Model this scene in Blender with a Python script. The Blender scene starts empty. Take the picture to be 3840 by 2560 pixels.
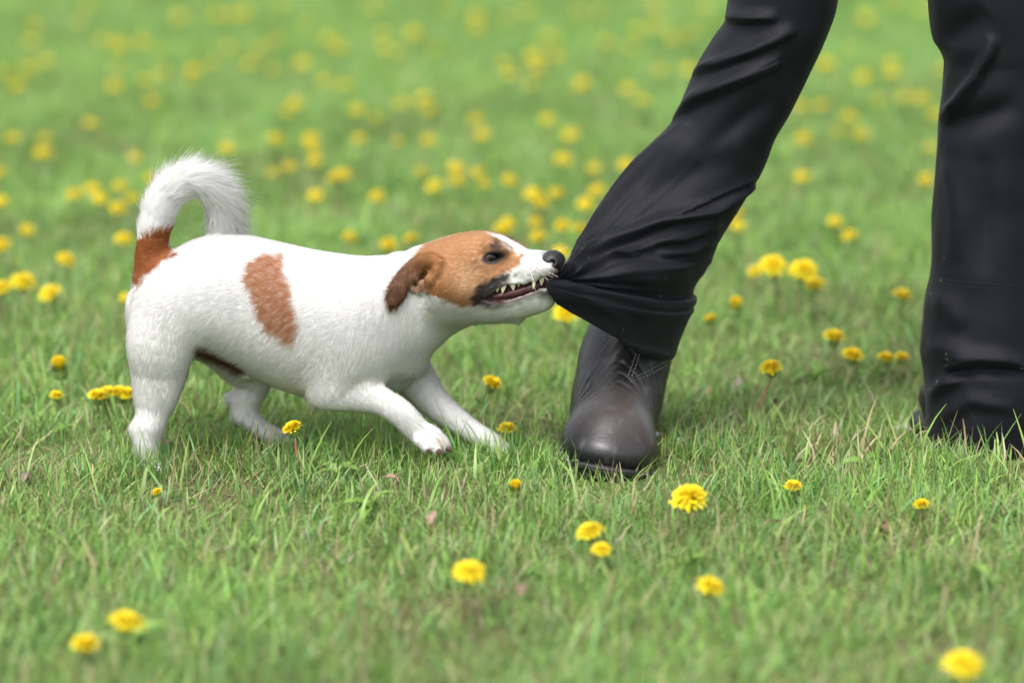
import bpy, bmesh, math, random
import numpy as np
from mathutils import Vector
from mathutils.bvhtree import BVHTree

random.seed(7)
RNG = np.random.default_rng(11)
sc = bpy.context.scene
COL = sc.collection
R = math.radians

# ------------------------------------------------------------------ camera
CAM = np.array([0.0, -4.0, 1.10])
FPX = 12860.0                       # focal length in photo pixels (3840 wide)
PITCH = R(13.416)
S = 3100.0                          # photo pixels per metre in the plane y = 0
cam_d = bpy.data.cameras.new('camera')
cam_d.lens = 36.0 * FPX / 3840.0
cam_d.sensor_width = 36.0
cam_d.clip_start = 0.05
cam_d.clip_end = 1500
cam_d.dof.use_dof = True
cam_d.dof.focus_distance = 4.05
cam_d.dof.aperture_fstop = 2.0
cam = bpy.data.objects.new('camera', cam_d)
cam.location = CAM
cam.rotation_euler = (R(90) - PITCH, 0, 0)
COL.objects.link(cam)
sc.camera = cam

# ------------------------------------------------------------------ sky, sun, exposure
world = bpy.data.worlds.new('World')
sc.world = world
world.use_nodes = True
wn, wl = world.node_tree.nodes, world.node_tree.links
wn.clear()
wo = wn.new('ShaderNodeOutputWorld')
bg = wn.new('ShaderNodeBackground')
sky = wn.new('ShaderNodeTexSky')
sky.sky_type = 'NISHITA'
sky.sun_disc = False
SUN_EL, SUN_AZ = R(60), R(205)      # azimuth clockwise from +Y: behind the camera, a little to its left
sky.sun_elevation = SUN_EL
sky.sun_rotation = SUN_AZ
sky.dust_density = 4.0
sky.air_density = 1.0
hsv = wn.new('ShaderNodeHueSaturation')
hsv.inputs['Saturation'].default_value = 0.22
wl.new(sky.outputs[0], hsv.inputs['Color'])
wl.new(hsv.outputs[0], bg.inputs[0])
bg.inputs[1].default_value = 0.15
wl.new(bg.outputs[0], wo.inputs[0])
sun_d = bpy.data.lights.new('sun', 'SUN')
sun_d.energy = 1.3
sun_d.angle = R(24)
sun_d.color = (1.0, 0.965, 0.92)
sun = bpy.data.objects.new('sun', sun_d)
sdir = Vector((math.sin(SUN_AZ) * math.cos(SUN_EL), math.cos(SUN_AZ) * math.cos(SUN_EL), math.sin(SUN_EL)))
sun.rotation_euler = sdir.to_track_quat('Z', 'Y').to_euler()
sun.location = sdir * 20
COL.objects.link(sun)
vs = sc.view_settings
vs.view_transform = 'Standard'
vs.look = 'None'
vs.gamma = 1.0
vs.use_curve_mapping = False
vs.exposure = 1.05
sc.cycles.max_bounces = 8
sc.cycles.transparent_max_bounces = 8
sc.cycles.caustics_reflective = False
sc.cycles.caustics_refractive = False
sc.cycles.sample_clamp_indirect = 6.0

# ------------------------------------------------------------------ pixel <-> place
_cp, _sp = math.cos(PITCH), math.sin(PITCH)
FWD = np.array([0, _cp, -_sp]); UP = np.array([0, _sp, _cp]); RIGHT = np.array([1.0, 0, 0])

def ray(px, py):
    return FWD + RIGHT * ((px - 1920) / FPX) + UP * (-(py - 1280) / FPX)

def at(px, py, y=0.0):
    """point of the photo's ray lying in the vertical plane Y = y"""
    d = ray(px, py)
    return CAM + d * ((y - CAM[1]) / d[1])

def on_ground(px, py, z=0.0):
    d = ray(px, py)
    return CAM + d * ((z - CAM[2]) / d[2])

def to_px(P):
    q = np.asarray(P) - CAM
    w = q @ FWD
    return 1920 + FPX * (q @ RIGHT) / w, 1280 - FPX * (q @ UP) / w

# ------------------------------------------------------------------ small helpers
def link(o, parent=None):
    COL.objects.link(o)
    if parent is not None:
        o.parent = parent
    return o

def mesh_np(name, V, F, mats=(), smooth=True):
    """numpy verts (n,3) and faces (m,k) -> mesh"""
    me = bpy.data.meshes.new(name)
    V = np.ascontiguousarray(V, np.float32); F = np.ascontiguousarray(F, np.int32)
    k = F.shape[1]
    me.vertices.add(len(V)); me.vertices.foreach_set('co', V.ravel())
    me.loops.add(F.size); me.loops.foreach_set('vertex_index', F.ravel())
    me.polygons.add(len(F))
    me.polygons.foreach_set('loop_start', np.arange(0, F.size, k, dtype=np.int32))
    try:
        me.polygons.foreach_set('loop_total', np.full(len(F), k, np.int32))
    except Exception:
        pass
    me.polygons.foreach_set('use_smooth', np.full(len(F), smooth, bool))
    me.update(calc_edges=True)
    for m in mats:
        me.materials.append(m)
    return me

def set_col(me, C, name='Col'):
    a = me.attributes.new(name, 'FLOAT_COLOR', 'POINT')
    C4 = np.ones((len(C), 4), np.float32); C4[:, :3] = C
    a.data.foreach_set('color', C4.ravel())

def part(name, me, parent, loc=None):
    o = bpy.data.objects.new(name, me)
    if loc is not None:
        o.location = loc
    return link(o, parent)

def thing(name, label, cat, loc=(0, 0, 0), group=None):
    o = bpy.data.objects.new(name, None)
    o.empty_display_size = 0.05
    o.location = loc
    o['label'] = label; o['category'] = cat
    if group: o['group'] = group
    return link(o)

def srgb(r, g, b):
    f = lambda c: (c / 255 / 12.92) if c / 255 <= 0.04045 else ((c / 255 + 0.055) / 1.055) ** 2.4
    return np.array([f(r), f(g), f(b)])

def vnoise(P, freq, seed, n=10):
    """cheap smooth noise about -1..1: sum of sinusoids"""
    r = np.random.default_rng(seed)
    D = r.normal(size=(n, P.shape[1])); D /= np.linalg.norm(D, axis=1)[:, None]
    fr = freq * r.uniform(0.6, 1.7, n); ph = r.uniform(0, 6.283, n)
    out = np.zeros(len(P))
    for i in range(n):
        out += np.sin((P @ D[i]) * fr[i] * 6.283 + ph[i])
    return out / math.sqrt(n) / 1.0

def tube(pts, rad, seg=8, cap=True):
    """verts / quads of a tube along pts; rad scalar or per point"""
    pts = np.asarray(pts, float); n = len(pts)
    rad = np.broadcast_to(np.asarray(rad, float), (n,))
    T = np.gradient(pts, axis=0); T /= np.linalg.norm(T, axis=1)[:, None] + 1e-12
    ref = np.array([0, 0, 1.0]) if abs(T[0][2]) < 0.9 else np.array([1.0, 0, 0])
    V = []
    for i in range(n):
        a = np.cross(T[i], ref); a /= np.linalg.norm(a) + 1e-12
        b = np.cross(T[i], a)
        for j in range(seg):
            w = 6.28318 * j / seg
            V.append(pts[i] + rad[i] * (a * math.cos(w) + b * math.sin(w)))
    F = [(i * seg + j, i * seg + (j + 1) % seg, (i + 1) * seg + (j + 1) % seg, (i + 1) * seg + j)
         for i in range(n - 1) for j in range(seg)]
    if cap:
        for i0 in (0, n - 1):
            c = len(V); V.append(pts[i0])
            F += [(i0 * seg + j, i0 * seg + (j + 1) % seg, c, c) for j in range(seg)]
    return np.array(V), F

def mesh_py(name, V, F, mat, smooth=True):
    me = bpy.data.meshes.new(name)
    F = [tuple(dict.fromkeys(f)) for f in F]
    me.from_pydata([tuple(v) for v in V], [], F)
    me.polygons.foreach_set('use_smooth', [smooth] * len(me.polygons))
    me.materials.append(mat)
    me.update()
    return me

# ------------------------------------------------------------------ materials
def new_mat(name):
    m = bpy.data.materials.new(name); m.use_nodes = True
    nt = m.node_tree; nt.nodes.clear()
    out = nt.nodes.new('ShaderNodeOutputMaterial')
    return m, nt.nodes, nt.links, out

def pbsdf(N, L, out, rough=0.5, spec=0.5, col=None):
    b = N.new('ShaderNodeBsdfPrincipled')
    b.inputs['Roughness'].default_value = rough
    b.inputs['Specular IOR Level'].default_value = spec
    if col is not None:
        b.inputs['Base Color'].default_value = (*col, 1)
    L.new(b.outputs[0], out.inputs[0])
    return b

def simple_mat(name, col, rough=0.5, spec=0.5, bump=0.0, bscale=200, var=0.0, vscale=60):
    m, N, L, out = new_mat(name)
    b = pbsdf(N, L, out, rough, spec, col)
    tc = N.new('ShaderNodeTexCoord')
    if var > 0:
        nz = N.new('ShaderNodeTexNoise'); nz.inputs['Scale'].default_value = vscale
        nz.inputs['Detail'].default_value = 4
        L.new(tc.outputs['Object'], nz.inputs['Vector'])
        mx = N.new('ShaderNodeMix'); mx.data_type = 'RGBA'
        c = np.array(col)
        mx.inputs['A'].default_value = (*(c * (1 - var)), 1)
        mx.inputs['B'].default_value = (*np.minimum(c * (1 + var), 0.95), 1)
        L.new(nz.outputs['Fac'], mx.inputs['Factor'])
        L.new(mx.outputs['Result'], b.inputs['Base Color'])
    if bump > 0:
        nb = N.new('ShaderNodeTexNoise'); nb.inputs['Scale'].default_value = bscale
        nb.inputs['Detail'].default_value = 3
        L.new(tc.outputs['Object'], nb.inputs['Vector'])
        bp = N.new('ShaderNodeBump'); bp.inputs['Strength'].default_value = bump
        bp.inputs['Distance'].default_value = 0.001
        L.new(nb.outputs['Fac'], bp.inputs['Height'])
        L.new(bp.outputs[0], b.inputs['Normal'])
    return m

def attr_mat(name, rough=0.6, spec=0.3, translucent=0.0, normal_attr=None, sheen=0.0):
    m, N, L, out = new_mat(name)
    b = pbsdf(N, L, out, rough, spec)
    a = N.new('ShaderNodeAttribute'); a.attribute_name = 'Col'
    L.new(a.outputs['Color'], b.inputs['Base Color'])
    if sheen: b.inputs['Sheen Weight'].default_value = sheen
    if normal_attr:
        na = N.new('ShaderNodeAttribute'); na.attribute_name = normal_attr
        L.new(na.outputs['Vector'], b.inputs['Normal'])
    if translucent > 0:
        t = N.new('ShaderNodeBsdfTranslucent')
        L.new(a.outputs['Color'], t.inputs['Color'])
        mx = N.new('ShaderNodeMixShader'); mx.inputs[0].default_value = translucent
        L.new(b.outputs[0], mx.inputs[1]); L.new(t.outputs[0], mx.inputs[2])
        L.new(mx.outputs[0], out.inputs[0])
    return m

# ------------------------------------------------------------------ implicit surfaces
class Field:
    def __init__(s, lo, hi, h, far=0.03):
        s.lo = np.array(lo, float); s.h = h
        s.n = np.ceil((np.array(hi) - s.lo) / h).astype(int) + 1
        s.f = np.full(s.n, far, np.float32)
        s.ax = [s.lo[i] + h * np.arange(s.n[i]) for i in range(3)]

    def box(s, lo, hi):
        i0 = np.clip(np.floor((np.array(lo) - s.lo) / s.h).astype(int), 0, s.n - 1)
        i1 = np.clip(np.ceil((np.array(hi) - s.lo) / s.h).astype(int) + 1, 1, s.n)
        sl = tuple(slice(a, b) for a, b in zip(i0, i1))
        X = s.ax[0][sl[0]][:, None, None]; Y = s.ax[1][sl[1]][None, :, None]; Z = s.ax[2][sl[2]][None, None, :]
        return sl, X, Y, Z

    def join(s, sl, d, k):
        a = s.f[sl]
        hh = np.maximum(k - np.abs(a - d), 0) / k
        s.f[sl] = np.minimum(a, d) - hh * hh * k * 0.25

    def cut(s, sl, d, k):
        a = -s.f[sl]
        hh = np.maximum(k - np.abs(a - d), 0) / k
        s.f[sl] = -(np.minimum(a, d) - hh * hh * k * 0.25)

    def cone(s, a, b, ra, rb, k=0.01, sy=1.0, cut=False):
        a = np.asarray(a, float); b = np.asarray(b, float)
        m = max(ra, rb) * max(1, sy) + k + 0.004
        sl, X, Y, Z = s.box(np.minimum(a, b) - m, np.maximum(a, b) + m)
        ay, by = a[1] / sy, b[1] / sy
        ba = np.array([b[0] - a[0], by - ay, b[2] - a[2]])
        px, py, pz = X - a[0], Y / sy - ay, Z - a[2]
        t = np.clip((px * ba[0] + py * ba[1] + pz * ba[2]) / max(ba @ ba, 1e-12), 0, 1)
        d = np.sqrt((px - t * ba[0]) ** 2 + (py - t * ba[1]) ** 2 + (pz - t * ba[2]) ** 2) - (ra + t * (rb - ra))
        (s.cut if cut else s.join)(sl, (d * min(1, sy)).astype(np.float32), k)

    def ell(s, c, ax, k=0.01, rot=None, cut=False):
        """ellipsoid; ax radii; rot 3x3 whose rows are the local axes"""
        c = np.asarray(c, float); ax = np.asarray(ax, float)
        m = ax.max() + k + 0.004
        sl, X, Y, Z = s.box(c - m, c + m)
        p = [X - c[0], Y - c[1], Z - c[2]]
        if rot is not None:
            p = [rot[i][0] * p[0] + rot[i][1] * p[1] + rot[i][2] * p[2] for i in range(3)]
        k0 = np.sqrt((p[0] / ax[0]) ** 2 + (p[1] / ax[1]) ** 2 + (p[2] / ax[2]) ** 2)
        k1 = np.sqrt((p[0] / ax[0] ** 2) ** 2 + (p[1] / ax[1] ** 2) ** 2 + (p[2] / ax[2] ** 2) ** 2) + 1e-9
        d = k0 * (k0 - 1) / k1
        (s.cut if cut else s.join)(sl, np.broadcast_to(d, [q.stop - q.start for q in sl]).astype(np.float32), k)

    def sample(s, P):
        q = np.clip((np.asarray(P) - s.lo) / s.h, 0, s.n - 1.001)
        i = q.astype(int); f = q - i
        out = 0
        for dx in (0, 1):
            for dy in (0, 1):
                for dz in (0, 1):
                    w = (f[..., 0] if dx else 1 - f[..., 0]) * (f[..., 1] if dy else 1 - f[..., 1]) * (f[..., 2] if dz else 1 - f[..., 2])
                    out = out + w * s.f[i[..., 0] + dx, i[..., 1] + dy, i[..., 2] + dz]
        return out

    def hit(s, px, py):
        """where the photo ray first meets the surface"""
        d = ray(px, py)
        ts = (np.arange(s.lo[1], s.ax[1][-1], 0.0004) - CAM[1]) / d[1]
        P = CAM + d[None] * ts[:, None]
        ok = np.all((P >= s.lo) & (P <= [a[-1] for a in s.ax]), axis=1)
        P = P[ok]
        v = s.sample(P)
        i = np.argmax(v < 0)
        return P[i] if (v < 0).any() else None

    def surface(s):
        f, n = s.f, s.n
        g = (f < 0)
        u = g.astype(np.uint8)
        tot = u[:-1, :-1, :-1] + u[1:, :-1, :-1] + u[:-1, 1:, :-1] + u[:-1, :-1, 1:] + u[1:, 1:, :-1] + u[1:, :-1, 1:] + u[:-1, 1:, 1:] + u[1:, 1:, 1:]
        act = np.argwhere((tot > 0) & (tot < 8))
        idx = np.full(tot.shape, -1, np.int32)
        idx[act[:, 0], act[:, 1], act[:, 2]] = np.arange(len(act))
        cor = np.array([(a, b, c) for a in (0, 1) for b in (0, 1) for c in (0, 1)])
        val = np.stack([f[act[:, 0] + c[0], act[:, 1] + c[1], act[:, 2] + c[2]] for c in cor], 1)
        acc = np.zeros((len(act), 3)); cnt = np.zeros(len(act))
        for i in range(8):
            for j in range(i + 1, 8):
                if abs(cor[i] - cor[j]).sum() != 1: continue
                m = (val[:, i] < 0) != (val[:, j] < 0)
                t = val[m, i] / (val[m, i] - val[m, j])
                acc[m] += cor[i] + t[:, None] * (cor[j] - cor[i]); cnt[m] += 1
        V = s.lo + s.h * (act + acc / cnt[:, None])
        Fs = []
        for a in range(3):
            b, c = (a + 1) % 3, (a + 2) % 3
            s0 = [slice(None)] * 3; s1 = [slice(None)] * 3
            s0[a] = slice(0, -1); s1[a] = slice(1, None)
            e = np.argwhere(g[tuple(s0)] != g[tuple(s1)])
            e = e[(e[:, b] > 0) & (e[:, c] > 0) & (e[:, b] < n[b] - 1) & (e[:, c] < n[c] - 1)]
            q = []
            for db, dc in ((-1, -1), (0, -1), (0, 0), (-1, 0)):
                t = e.copy(); t[:, b] += db; t[:, c] += dc
                q.append(idx[t[:, 0], t[:, 1], t[:, 2]])
            q = np.stack(q, 1)
            ins = g[e[:, 0], e[:, 1], e[:, 2]]
            q[~ins] = q[~ins][:, ::-1]
            Fs.append(q)
        return V, np.concatenate(Fs)

def vert_normals(V, F):
    a = V[F[:, 2]] - V[F[:, 0]]; b = V[F[:, 3]] - V[F[:, 1]]
    fn = np.cross(a, b)
    N = np.zeros_like(V)
    for j in range(4):
        np.add.at(N, F[:, j], fn)
    return N / (np.linalg.norm(N, axis=1)[:, None] + 1e-12)

def poly_sd(x, y, poly):
    """signed distance to a polygon in pixels (negative inside)"""
    P = np.array(poly, float)
    d = np.full(x.shape, 1e12); ins = np.zeros(x.shape, bool)
    for i in range(len(P)):
        a, b = P[i], P[(i + 1) % len(P)]
        e = b - a
        wx, wy = x - a[0], y - a[1]
        t = np.clip((wx * e[0] + wy * e[1]) / (e @ e), 0, 1)
        d = np.minimum(d, (wx - t * e[0]) ** 2 + (wy - t * e[1]) ** 2)
        c = ((a[1] <= y) & (b[1] > y)) | ((b[1] <= y) & (a[1] > y))
        with np.errstate(divide='ignore', invalid='ignore'):
            xi = a[0] + (y - a[1]) / (b[1] - a[1] + 1e-12) * e[0]
        ins ^= c & (x < xi)
    d = np.sqrt(d)
    return np.where(ins, -d, d)

def line_d(x, y, pts):
    d = np.full(x.shape, 1e12)
    for a, b in zip(pts[:-1], pts[1:]):
        a = np.array(a, float); b = np.array(b, float); e = b - a
        t = np.clip(((x - a[0]) * e[0] + (y - a[1]) * e[1]) / (e @ e), 0, 1)
        d = np.minimum(d, (x - a[0] - t * e[0]) ** 2 + (y - a[1] - t * e[1]) ** 2)
    return np.sqrt(d)
# ================================================================== GROUND AND LAWN
m, N_, L_, out = new_mat('lawn_soil')
b_ = pbsdf(N_, L_, out, .95, .1)
tc = N_.new('ShaderNodeTexCoord')
na = N_.new('ShaderNodeTexNoise'); na.inputs['Scale'].default_value = 2.2; na.inputs['Detail'].default_value = 6
nb = N_.new('ShaderNodeTexNoise'); nb.inputs['Scale'].default_value = 70; nb.inputs['Detail'].default_value = 5
for n_ in (na, nb): L_.new(tc.outputs['Object'], n_.inputs['Vector'])
r1 = N_.new('ShaderNodeValToRGB')
r1.color_ramp.elements[0].position = .3; r1.color_ramp.elements[0].color = (.055, .040, .024, 1)
r1.color_ramp.elements[1].position = .7; r1.color_ramp.elements[1].color = (.17, .135, .075, 1)
L_.new(nb.outputs['Fac'], r1.inputs[0])
r2 = N_.new('ShaderNodeValToRGB')
r2.color_ramp.elements[0].position = .3; r2.color_ramp.elements[0].color = (.070, .110, .032, 1)
r2.color_ramp.elements[1].position = .7; r2.color_ramp.elements[1].color = (.125, .165, .060, 1)
L_.new(nb.outputs['Fac'], r2.inputs[0])
mx = N_.new('ShaderNodeMix'); mx.data_type = 'RGBA'
mr = N_.new('ShaderNodeMapRange'); mr.inputs['From Min'].default_value = .35; mr.inputs['From Max'].default_value = .55
L_.new(na.outputs['Fac'], mr.inputs['Value']); L_.new(mr.outputs[0], mx.inputs['Factor'])
L_.new(r1.outputs[0], mx.inputs['A']); L_.new(r2.outputs[0], mx.inputs['B'])
# beyond the modelled blades the sheet itself carries the lawn's colour
ln_ = N_.new('ShaderNodeVectorMath'); ln_.operation = 'LENGTH'; L_.new(tc.outputs['Object'], ln_.inputs[0])
fr = N_.new('ShaderNodeMapRange'); fr.inputs['From Min'].default_value = 2.0; fr.inputs['From Max'].default_value = 3.2; L_.new(ln_.outputs['Value'], fr.inputs['Value'])
r3 = N_.new('ShaderNodeValToRGB')
r3.color_ramp.elements[0].position = .3; r3.color_ramp.elements[0].color = (.085, .170, .040, 1)
r3.color_ramp.elements[1].position = .7; r3.color_ramp.elements[1].color = (.135, .225, .060, 1)
L_.new(nb.outputs['Fac'], r3.inputs[0])
mx3 = N_.new('ShaderNodeMix'); mx3.data_type = 'RGBA'; L_.new(fr.outputs[0], mx3.inputs['Factor']); L_.new(mx.outputs['Result'], mx3.inputs['A']); L_.new(r3.outputs[0], mx3.inputs['B'])
L_.new(mx3.outputs['Result'], b_.inputs['Base Color'])
bp = N_.new('ShaderNodeBump'); bp.inputs['Strength'].default_value = .7; bp.inputs['Distance'].default_value = .01
L_.new(nb.outputs['Fac'], bp.inputs['Height']); L_.new(bp.outputs[0], b_.inputs['Normal'])
gx = np.array([(-400, -200, 0), (400, -200, 0), (400, 800, 0), (-400, 800, 0)], float)
ground = link(bpy.data.objects.new('ground', mesh_np('ground', gx, np.array([[0, 1, 2, 3]]), [m], False)))
ground['kind'] = 'structure'; ground['label'] = 'flat lawn soil under the grass'

# places grass must not grow through: (centre, axis-aligned ellipse) filled by the person's boots
BOOT_SPOTS = [((on_ground(2290, 1690)[0], on_ground(2290, 1690)[1] + .03), .050, .140), ((on_ground(3760, 1660)[0] + .02, .06), .14, .09)]

def blades(n, sampler, length, width, seg, lean, curl, hue, zlift=0.0, wtip=.08):
    """ribbon grass blades; returns verts, quads, colours"""
    P = sampler(n); n = len(P)
    keep = np.ones(n, bool)
    for (c, a, b) in BOOT_SPOTS:
        keep &= ((P[:, 0] - c[0]) / a) ** 2 + ((P[:, 1] - c[1]) / b) ** 2 > 1
    P = P[keep]; n = len(P)
    hn = vnoise(P, .9, 41) * .5 + vnoise(P, 4.0, 42) * .35
    L = RNG.gamma(6, 1 / 6, n) * length * (1 + .32 * hn)
    L = np.clip(L, length * .3, length * 2.1)
    az = RNG.uniform(0, 6.2832, n); az += .5 * vnoise(P, 2, 43)
    ph0 = np.abs(RNG.normal(0, lean, n)); kap = np.abs(RNG.normal(0, curl, n)) + .05
    w = width * RNG.uniform(.55, 1.35, n) * np.clip(L / length, .6, 1.3)
    dirx, diry = np.cos(az), np.sin(az)
    tw = RNG.uniform(0, 3.1416, n)                # which way the flat side faces
    sx, sy = np.cos(az + 1.5708 + .7 * (tw - 1.57)), np.sin(az + 1.5708 + .7 * (tw - 1.57))
    V = np.zeros((n, (seg + 1) * 2, 3), np.float32)
    hx = np.zeros(n); hz = np.full(n, -.004 + zlift)
    for i in range(seg + 1):
        t = i / seg
        wi = w * (1 - (1 - wtip) * t ** 1.7) * (.7 + .3 * min(1, t * 4)) * .5
        cx = P[:, 0] + dirx * hx; cy = P[:, 1] + diry * hx
        V[:, 2 * i, 0] = cx - sx * wi; V[:, 2 * i, 1] = cy - sy * wi; V[:, 2 * i, 2] = hz
        V[:, 2 * i + 1, 0] = cx + sx * wi; V[:, 2 * i + 1, 1] = cy + sy * wi; V[:, 2 * i + 1, 2] = hz + wi * .25
        a = ph0 + kap * (t + .5 / seg)
        a = np.minimum(a, 1.9)
        hx = hx + np.sin(a) * L / seg; hz = np.maximum(hz + np.cos(a) * L / seg, .001)
    base = (np.arange(n) * (seg + 1) * 2)[:, None]
    F = np.concatenate([base + np.array([2 * i, 2 * i + 1, 2 * i + 3, 2 * i + 2]) for i in range(seg)], 0)
    C = np.zeros((n, (seg + 1) * 2, 3), np.float32)
    c0 = hue(n, P)
    tip = c0 * np.array([1.22, 1.08, 1.0])
    for i in range(seg + 1):
        t = i / seg
        C[:, 2 * i] = C[:, 2 * i + 1] = c0 * (1 - t * t) + tip * t * t
    return V.reshape(-1, 3), F, C.reshape(-1, 3)

GREENS = np.array([[.172, .335, .066], [.212, .380, .084], [.134, .295, .078], [.250, .380, .098], [.172, .340, .135], [.290, .390, .165]])
STRAW = np.array([[.40, .35, .19], [.31, .27, .14], [.47, .43, .29], [.22, .18, .095]])
def hue_grass(p_straw):
    def f(n, P):
        q = vnoise(P, .8, 51) * .5 + .5
        i = RNG.choice(len(GREENS), n, p=[.22, .22, .18, .16, .14, .08])
        c = GREENS[i] * RNG.uniform(.78, 1.22, (n, 1)) * (1 + .12 * vnoise(P, 1.7, 52))[:, None]
        s = RNG.random(n) < p_straw * (1 + 1.8 * bare(P)) * (1 + 1.2 * np.clip(vnoise(P, 2.6, 53), -.8, 2))
        c[s] = STRAW[RNG.integers(0, len(STRAW), s.sum())] * RNG.uniform(.8, 1.15, (s.sum(), 1))
        return np.clip(c, .01, .7)
    return f
def hue_straw(n, P):
    c = STRAW[RNG.integers(0, len(STRAW), n)] * RNG.uniform(.6, 1.15, (n, 1))
    g_ = RNG.random(n) < .55
    c[g_] = GREENS[RNG.integers(0, 5, g_.sum())] * .9
    return c

BARE = [(on_ground(*q[:2])[:2], q[2]) for q in [(200, 1690, .09), (3760, 1830, .13), (2480, 1900, .05), (3250, 1730, .10), (2700, 1930, .13), (600, 1860, .07), (1000, 1960, .12), (3000, 1420, .08), (1500, 1960, .10), (3300, 2050, .12)]]
def bare(P):
    b = np.zeros(len(P))
    for c, r in BARE: b = np.maximum(b, np.exp(-(((P - c) / np.array([r, r * 1.3])) ** 2).sum(1)))
    return b
def wedge(y0, y1, margin, thin):
    """random spots in the strip of lawn between depths y0 and y1, with patchy density"""
    def f(n):
        out = np.zeros((0, 2))
        while len(out) < n:
            y = RNG.uniform(y0, y1, n * 2)
            hw_ = (y + 4.15) * .152 + margin
            hmax = (y1 + 4.15) * .152 + margin
            x = RNG.uniform(-hmax, hmax, n * 2)
            P = np.stack([x, y], 1)
            dens = .64 - (.38 * bare(P) if thin > .16 else 0) + .38 * vnoise(P, 3.2, 61) + .25 * vnoise(P, 11, 62)
            k = (np.abs(x) < hw_) & (RNG.random(n * 2) < np.clip(dens, thin, 1))
            out = np.concatenate([out, P[k]])
        return out[:n]
    return f

grass_mat = attr_mat('grass_blade', .48, .38, translucent=.27)
def stuff(name, label, sets):
    Vs, Fs, Cs, o = [], [], [], 0
    for V, F, C_ in sets:
        Vs.append(V); Fs.append(F + o); Cs.append(C_); o += len(V)
    me = mesh_np(name, np.concatenate(Vs), np.concatenate(Fs), [grass_mat])
    set_col(me, np.concatenate(Cs))
    ob = link(bpy.data.objects.new(name, me))
    ob['kind'] = 'stuff'; ob['label'] = label; ob['category'] = 'grass'
    return ob
TUFTS = [(on_ground(q[0], q[1])[:2], q[2]) for q in [(570, 1785, .035), (500, 1775, .03), (700, 1765, .06), (1200, 1735, .06), (1300, 1745, .07), (2060, 1790, .02), (3600, 1700, .035), (3700, 1712, .05), (3510, 1690, .03), (1700, 1745, .05), (1880, 1745, .04), (2600, 1700, .05), (870, 1700, .04)]]
def tufts(n):
    i = RNG.integers(0, len(TUFTS), n); c = np.array([t[0] for t in TUFTS])[i]; r = np.array([t[1] for t in TUFTS])[i]
    return c + RNG.normal(0, 1, (n, 2)) * r[:, None] * np.array([.7, .6])
stuff('grass', 'short green lawn grass with stray straw blades', [
    blades(125000, wedge(-1.05, .85, .30, .18), .0225, .0025, 3, .52, .85, hue_grass(.06)),
    blades(60000, wedge(-1.05, .85, .30, .2), .019, .0013, 2, .55, .9, hue_grass(.09)),
    blades(6000, wedge(-1.05, .85, .30, .2), .042, .0029, 4, .32, .8, hue_grass(.03)),
    blades(2400, tufts, .036, .0024, 4, .34, .7, hue_grass(.04)),
    blades(150000, wedge(.85, 2.6, .75, .25), .026, .0031, 2, .45, .8, hue_grass(.05)),
    blades(220000, wedge(2.6, 6.5, 1.5, .3), .030, .0050, 1, .45, .8, hue_grass(.04))])
stuff('thatch', 'dry straw lying flat between the grass blades', [
    blades(60000, wedge(-1.05, .95, .30, .15), .026, .0017, 2, 1.20, .30, hue_straw, .006)])
# ================================================================== DOG
def spx(p): return p / S            # photo pixels -> metres at the dog

TH = R(25)
def dyc(px): return -math.tan(TH) * max(px - 1600, 0) / S      # the head is turned a little to the camera
AXH = np.array([math.cos(TH), -math.sin(TH)]); LAT = np.array([math.sin(TH), math.cos(TH)])
HO = at(1600, 1080, 0.0)

dog_lo = at(440, 1790, -0.15); dog_hi = at(2125, 560, 0.12)
G = Field((dog_lo[0] - 0.01, -0.165, -0.012), (dog_hi[0] + 0.012, 0.125, dog_hi[2] + 0.03), 0.0017)

def smooth_tab(x, cols, n=500, w=25):
    """dense smoothed table of station values"""
    xs = np.linspace(x[0], x[-1], n)
    out = []
    ker = np.ones(w) / w
    for c in cols:
        v = np.interp(xs, x, c)
        for _ in range(2):
            v = np.convolve(np.pad(v, w // 2, mode='edge'), ker, 'valid')
        out.append(v)
    return xs, out

# --- trunk: stations (px, top py, bottom py, half width m)
TR = [(500, 1140, 1180, .004), (516, 1080, 1250, .026), (550, 1020, 1300, .045), (600, 972, 1318, .056), (680, 916, 1322, .063), (760, 886, 1312, .066),
      (860, 874, 1360, .067), (960, 887, 1410, .070), (1060, 911, 1460, .074), (1160, 935, 1488, .077), (1260, 951, 1490, .077),
      (1360, 963, 1474, .072), (1450, 957, 1440, .063), (1530, 942, 1398, .054), (1590, 948, 1348, .047), (1650, 962, 1292, .041),
      (1700, 985, 1250, .032), (1750, 1010, 1215, .018), (1780, 1030, 1190, .006)]
ctr = [at(p, (t + b) / 2, 0.0)[0] for p, t, b, w in TR]
ztp = [at(p, t, 0.012)[2] for p, t, b, w in TR]; zbt = [at(p, b, -0.01)[2] for p, t, b, w in TR]
xs, (zt, zb, hw) = smooth_tab(ctr, [ztp, zbt, [q[3] for q in TR]], 600, 31)
sl, X, Y, Z = G.box((ctr[0] - .01, -.095, 0), (ctr[-1] + .01, .095, G.ax[2][-1]))
xx = X[:, 0, 0]
T_, B_, W_ = (np.interp(xx, xs, v)[:, None, None] for v in (zt, zb, hw))
cz, rz = (T_ + B_) / 2, (T_ - B_) / 2
# barrel: widest a little below the middle, back a bit flatter
zz = (Z - cz) / rz
q = (np.abs(Y / W_) ** 2.25 + np.abs(zz) ** 2.25) ** (1 / 2.25)
d = (q - 1) * np.minimum(W_, rz)
d = np.maximum(d, np.maximum(ctr[0] - X, X - ctr[-1]))
G.join(sl, d.astype(np.float32), 0.006)

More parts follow.
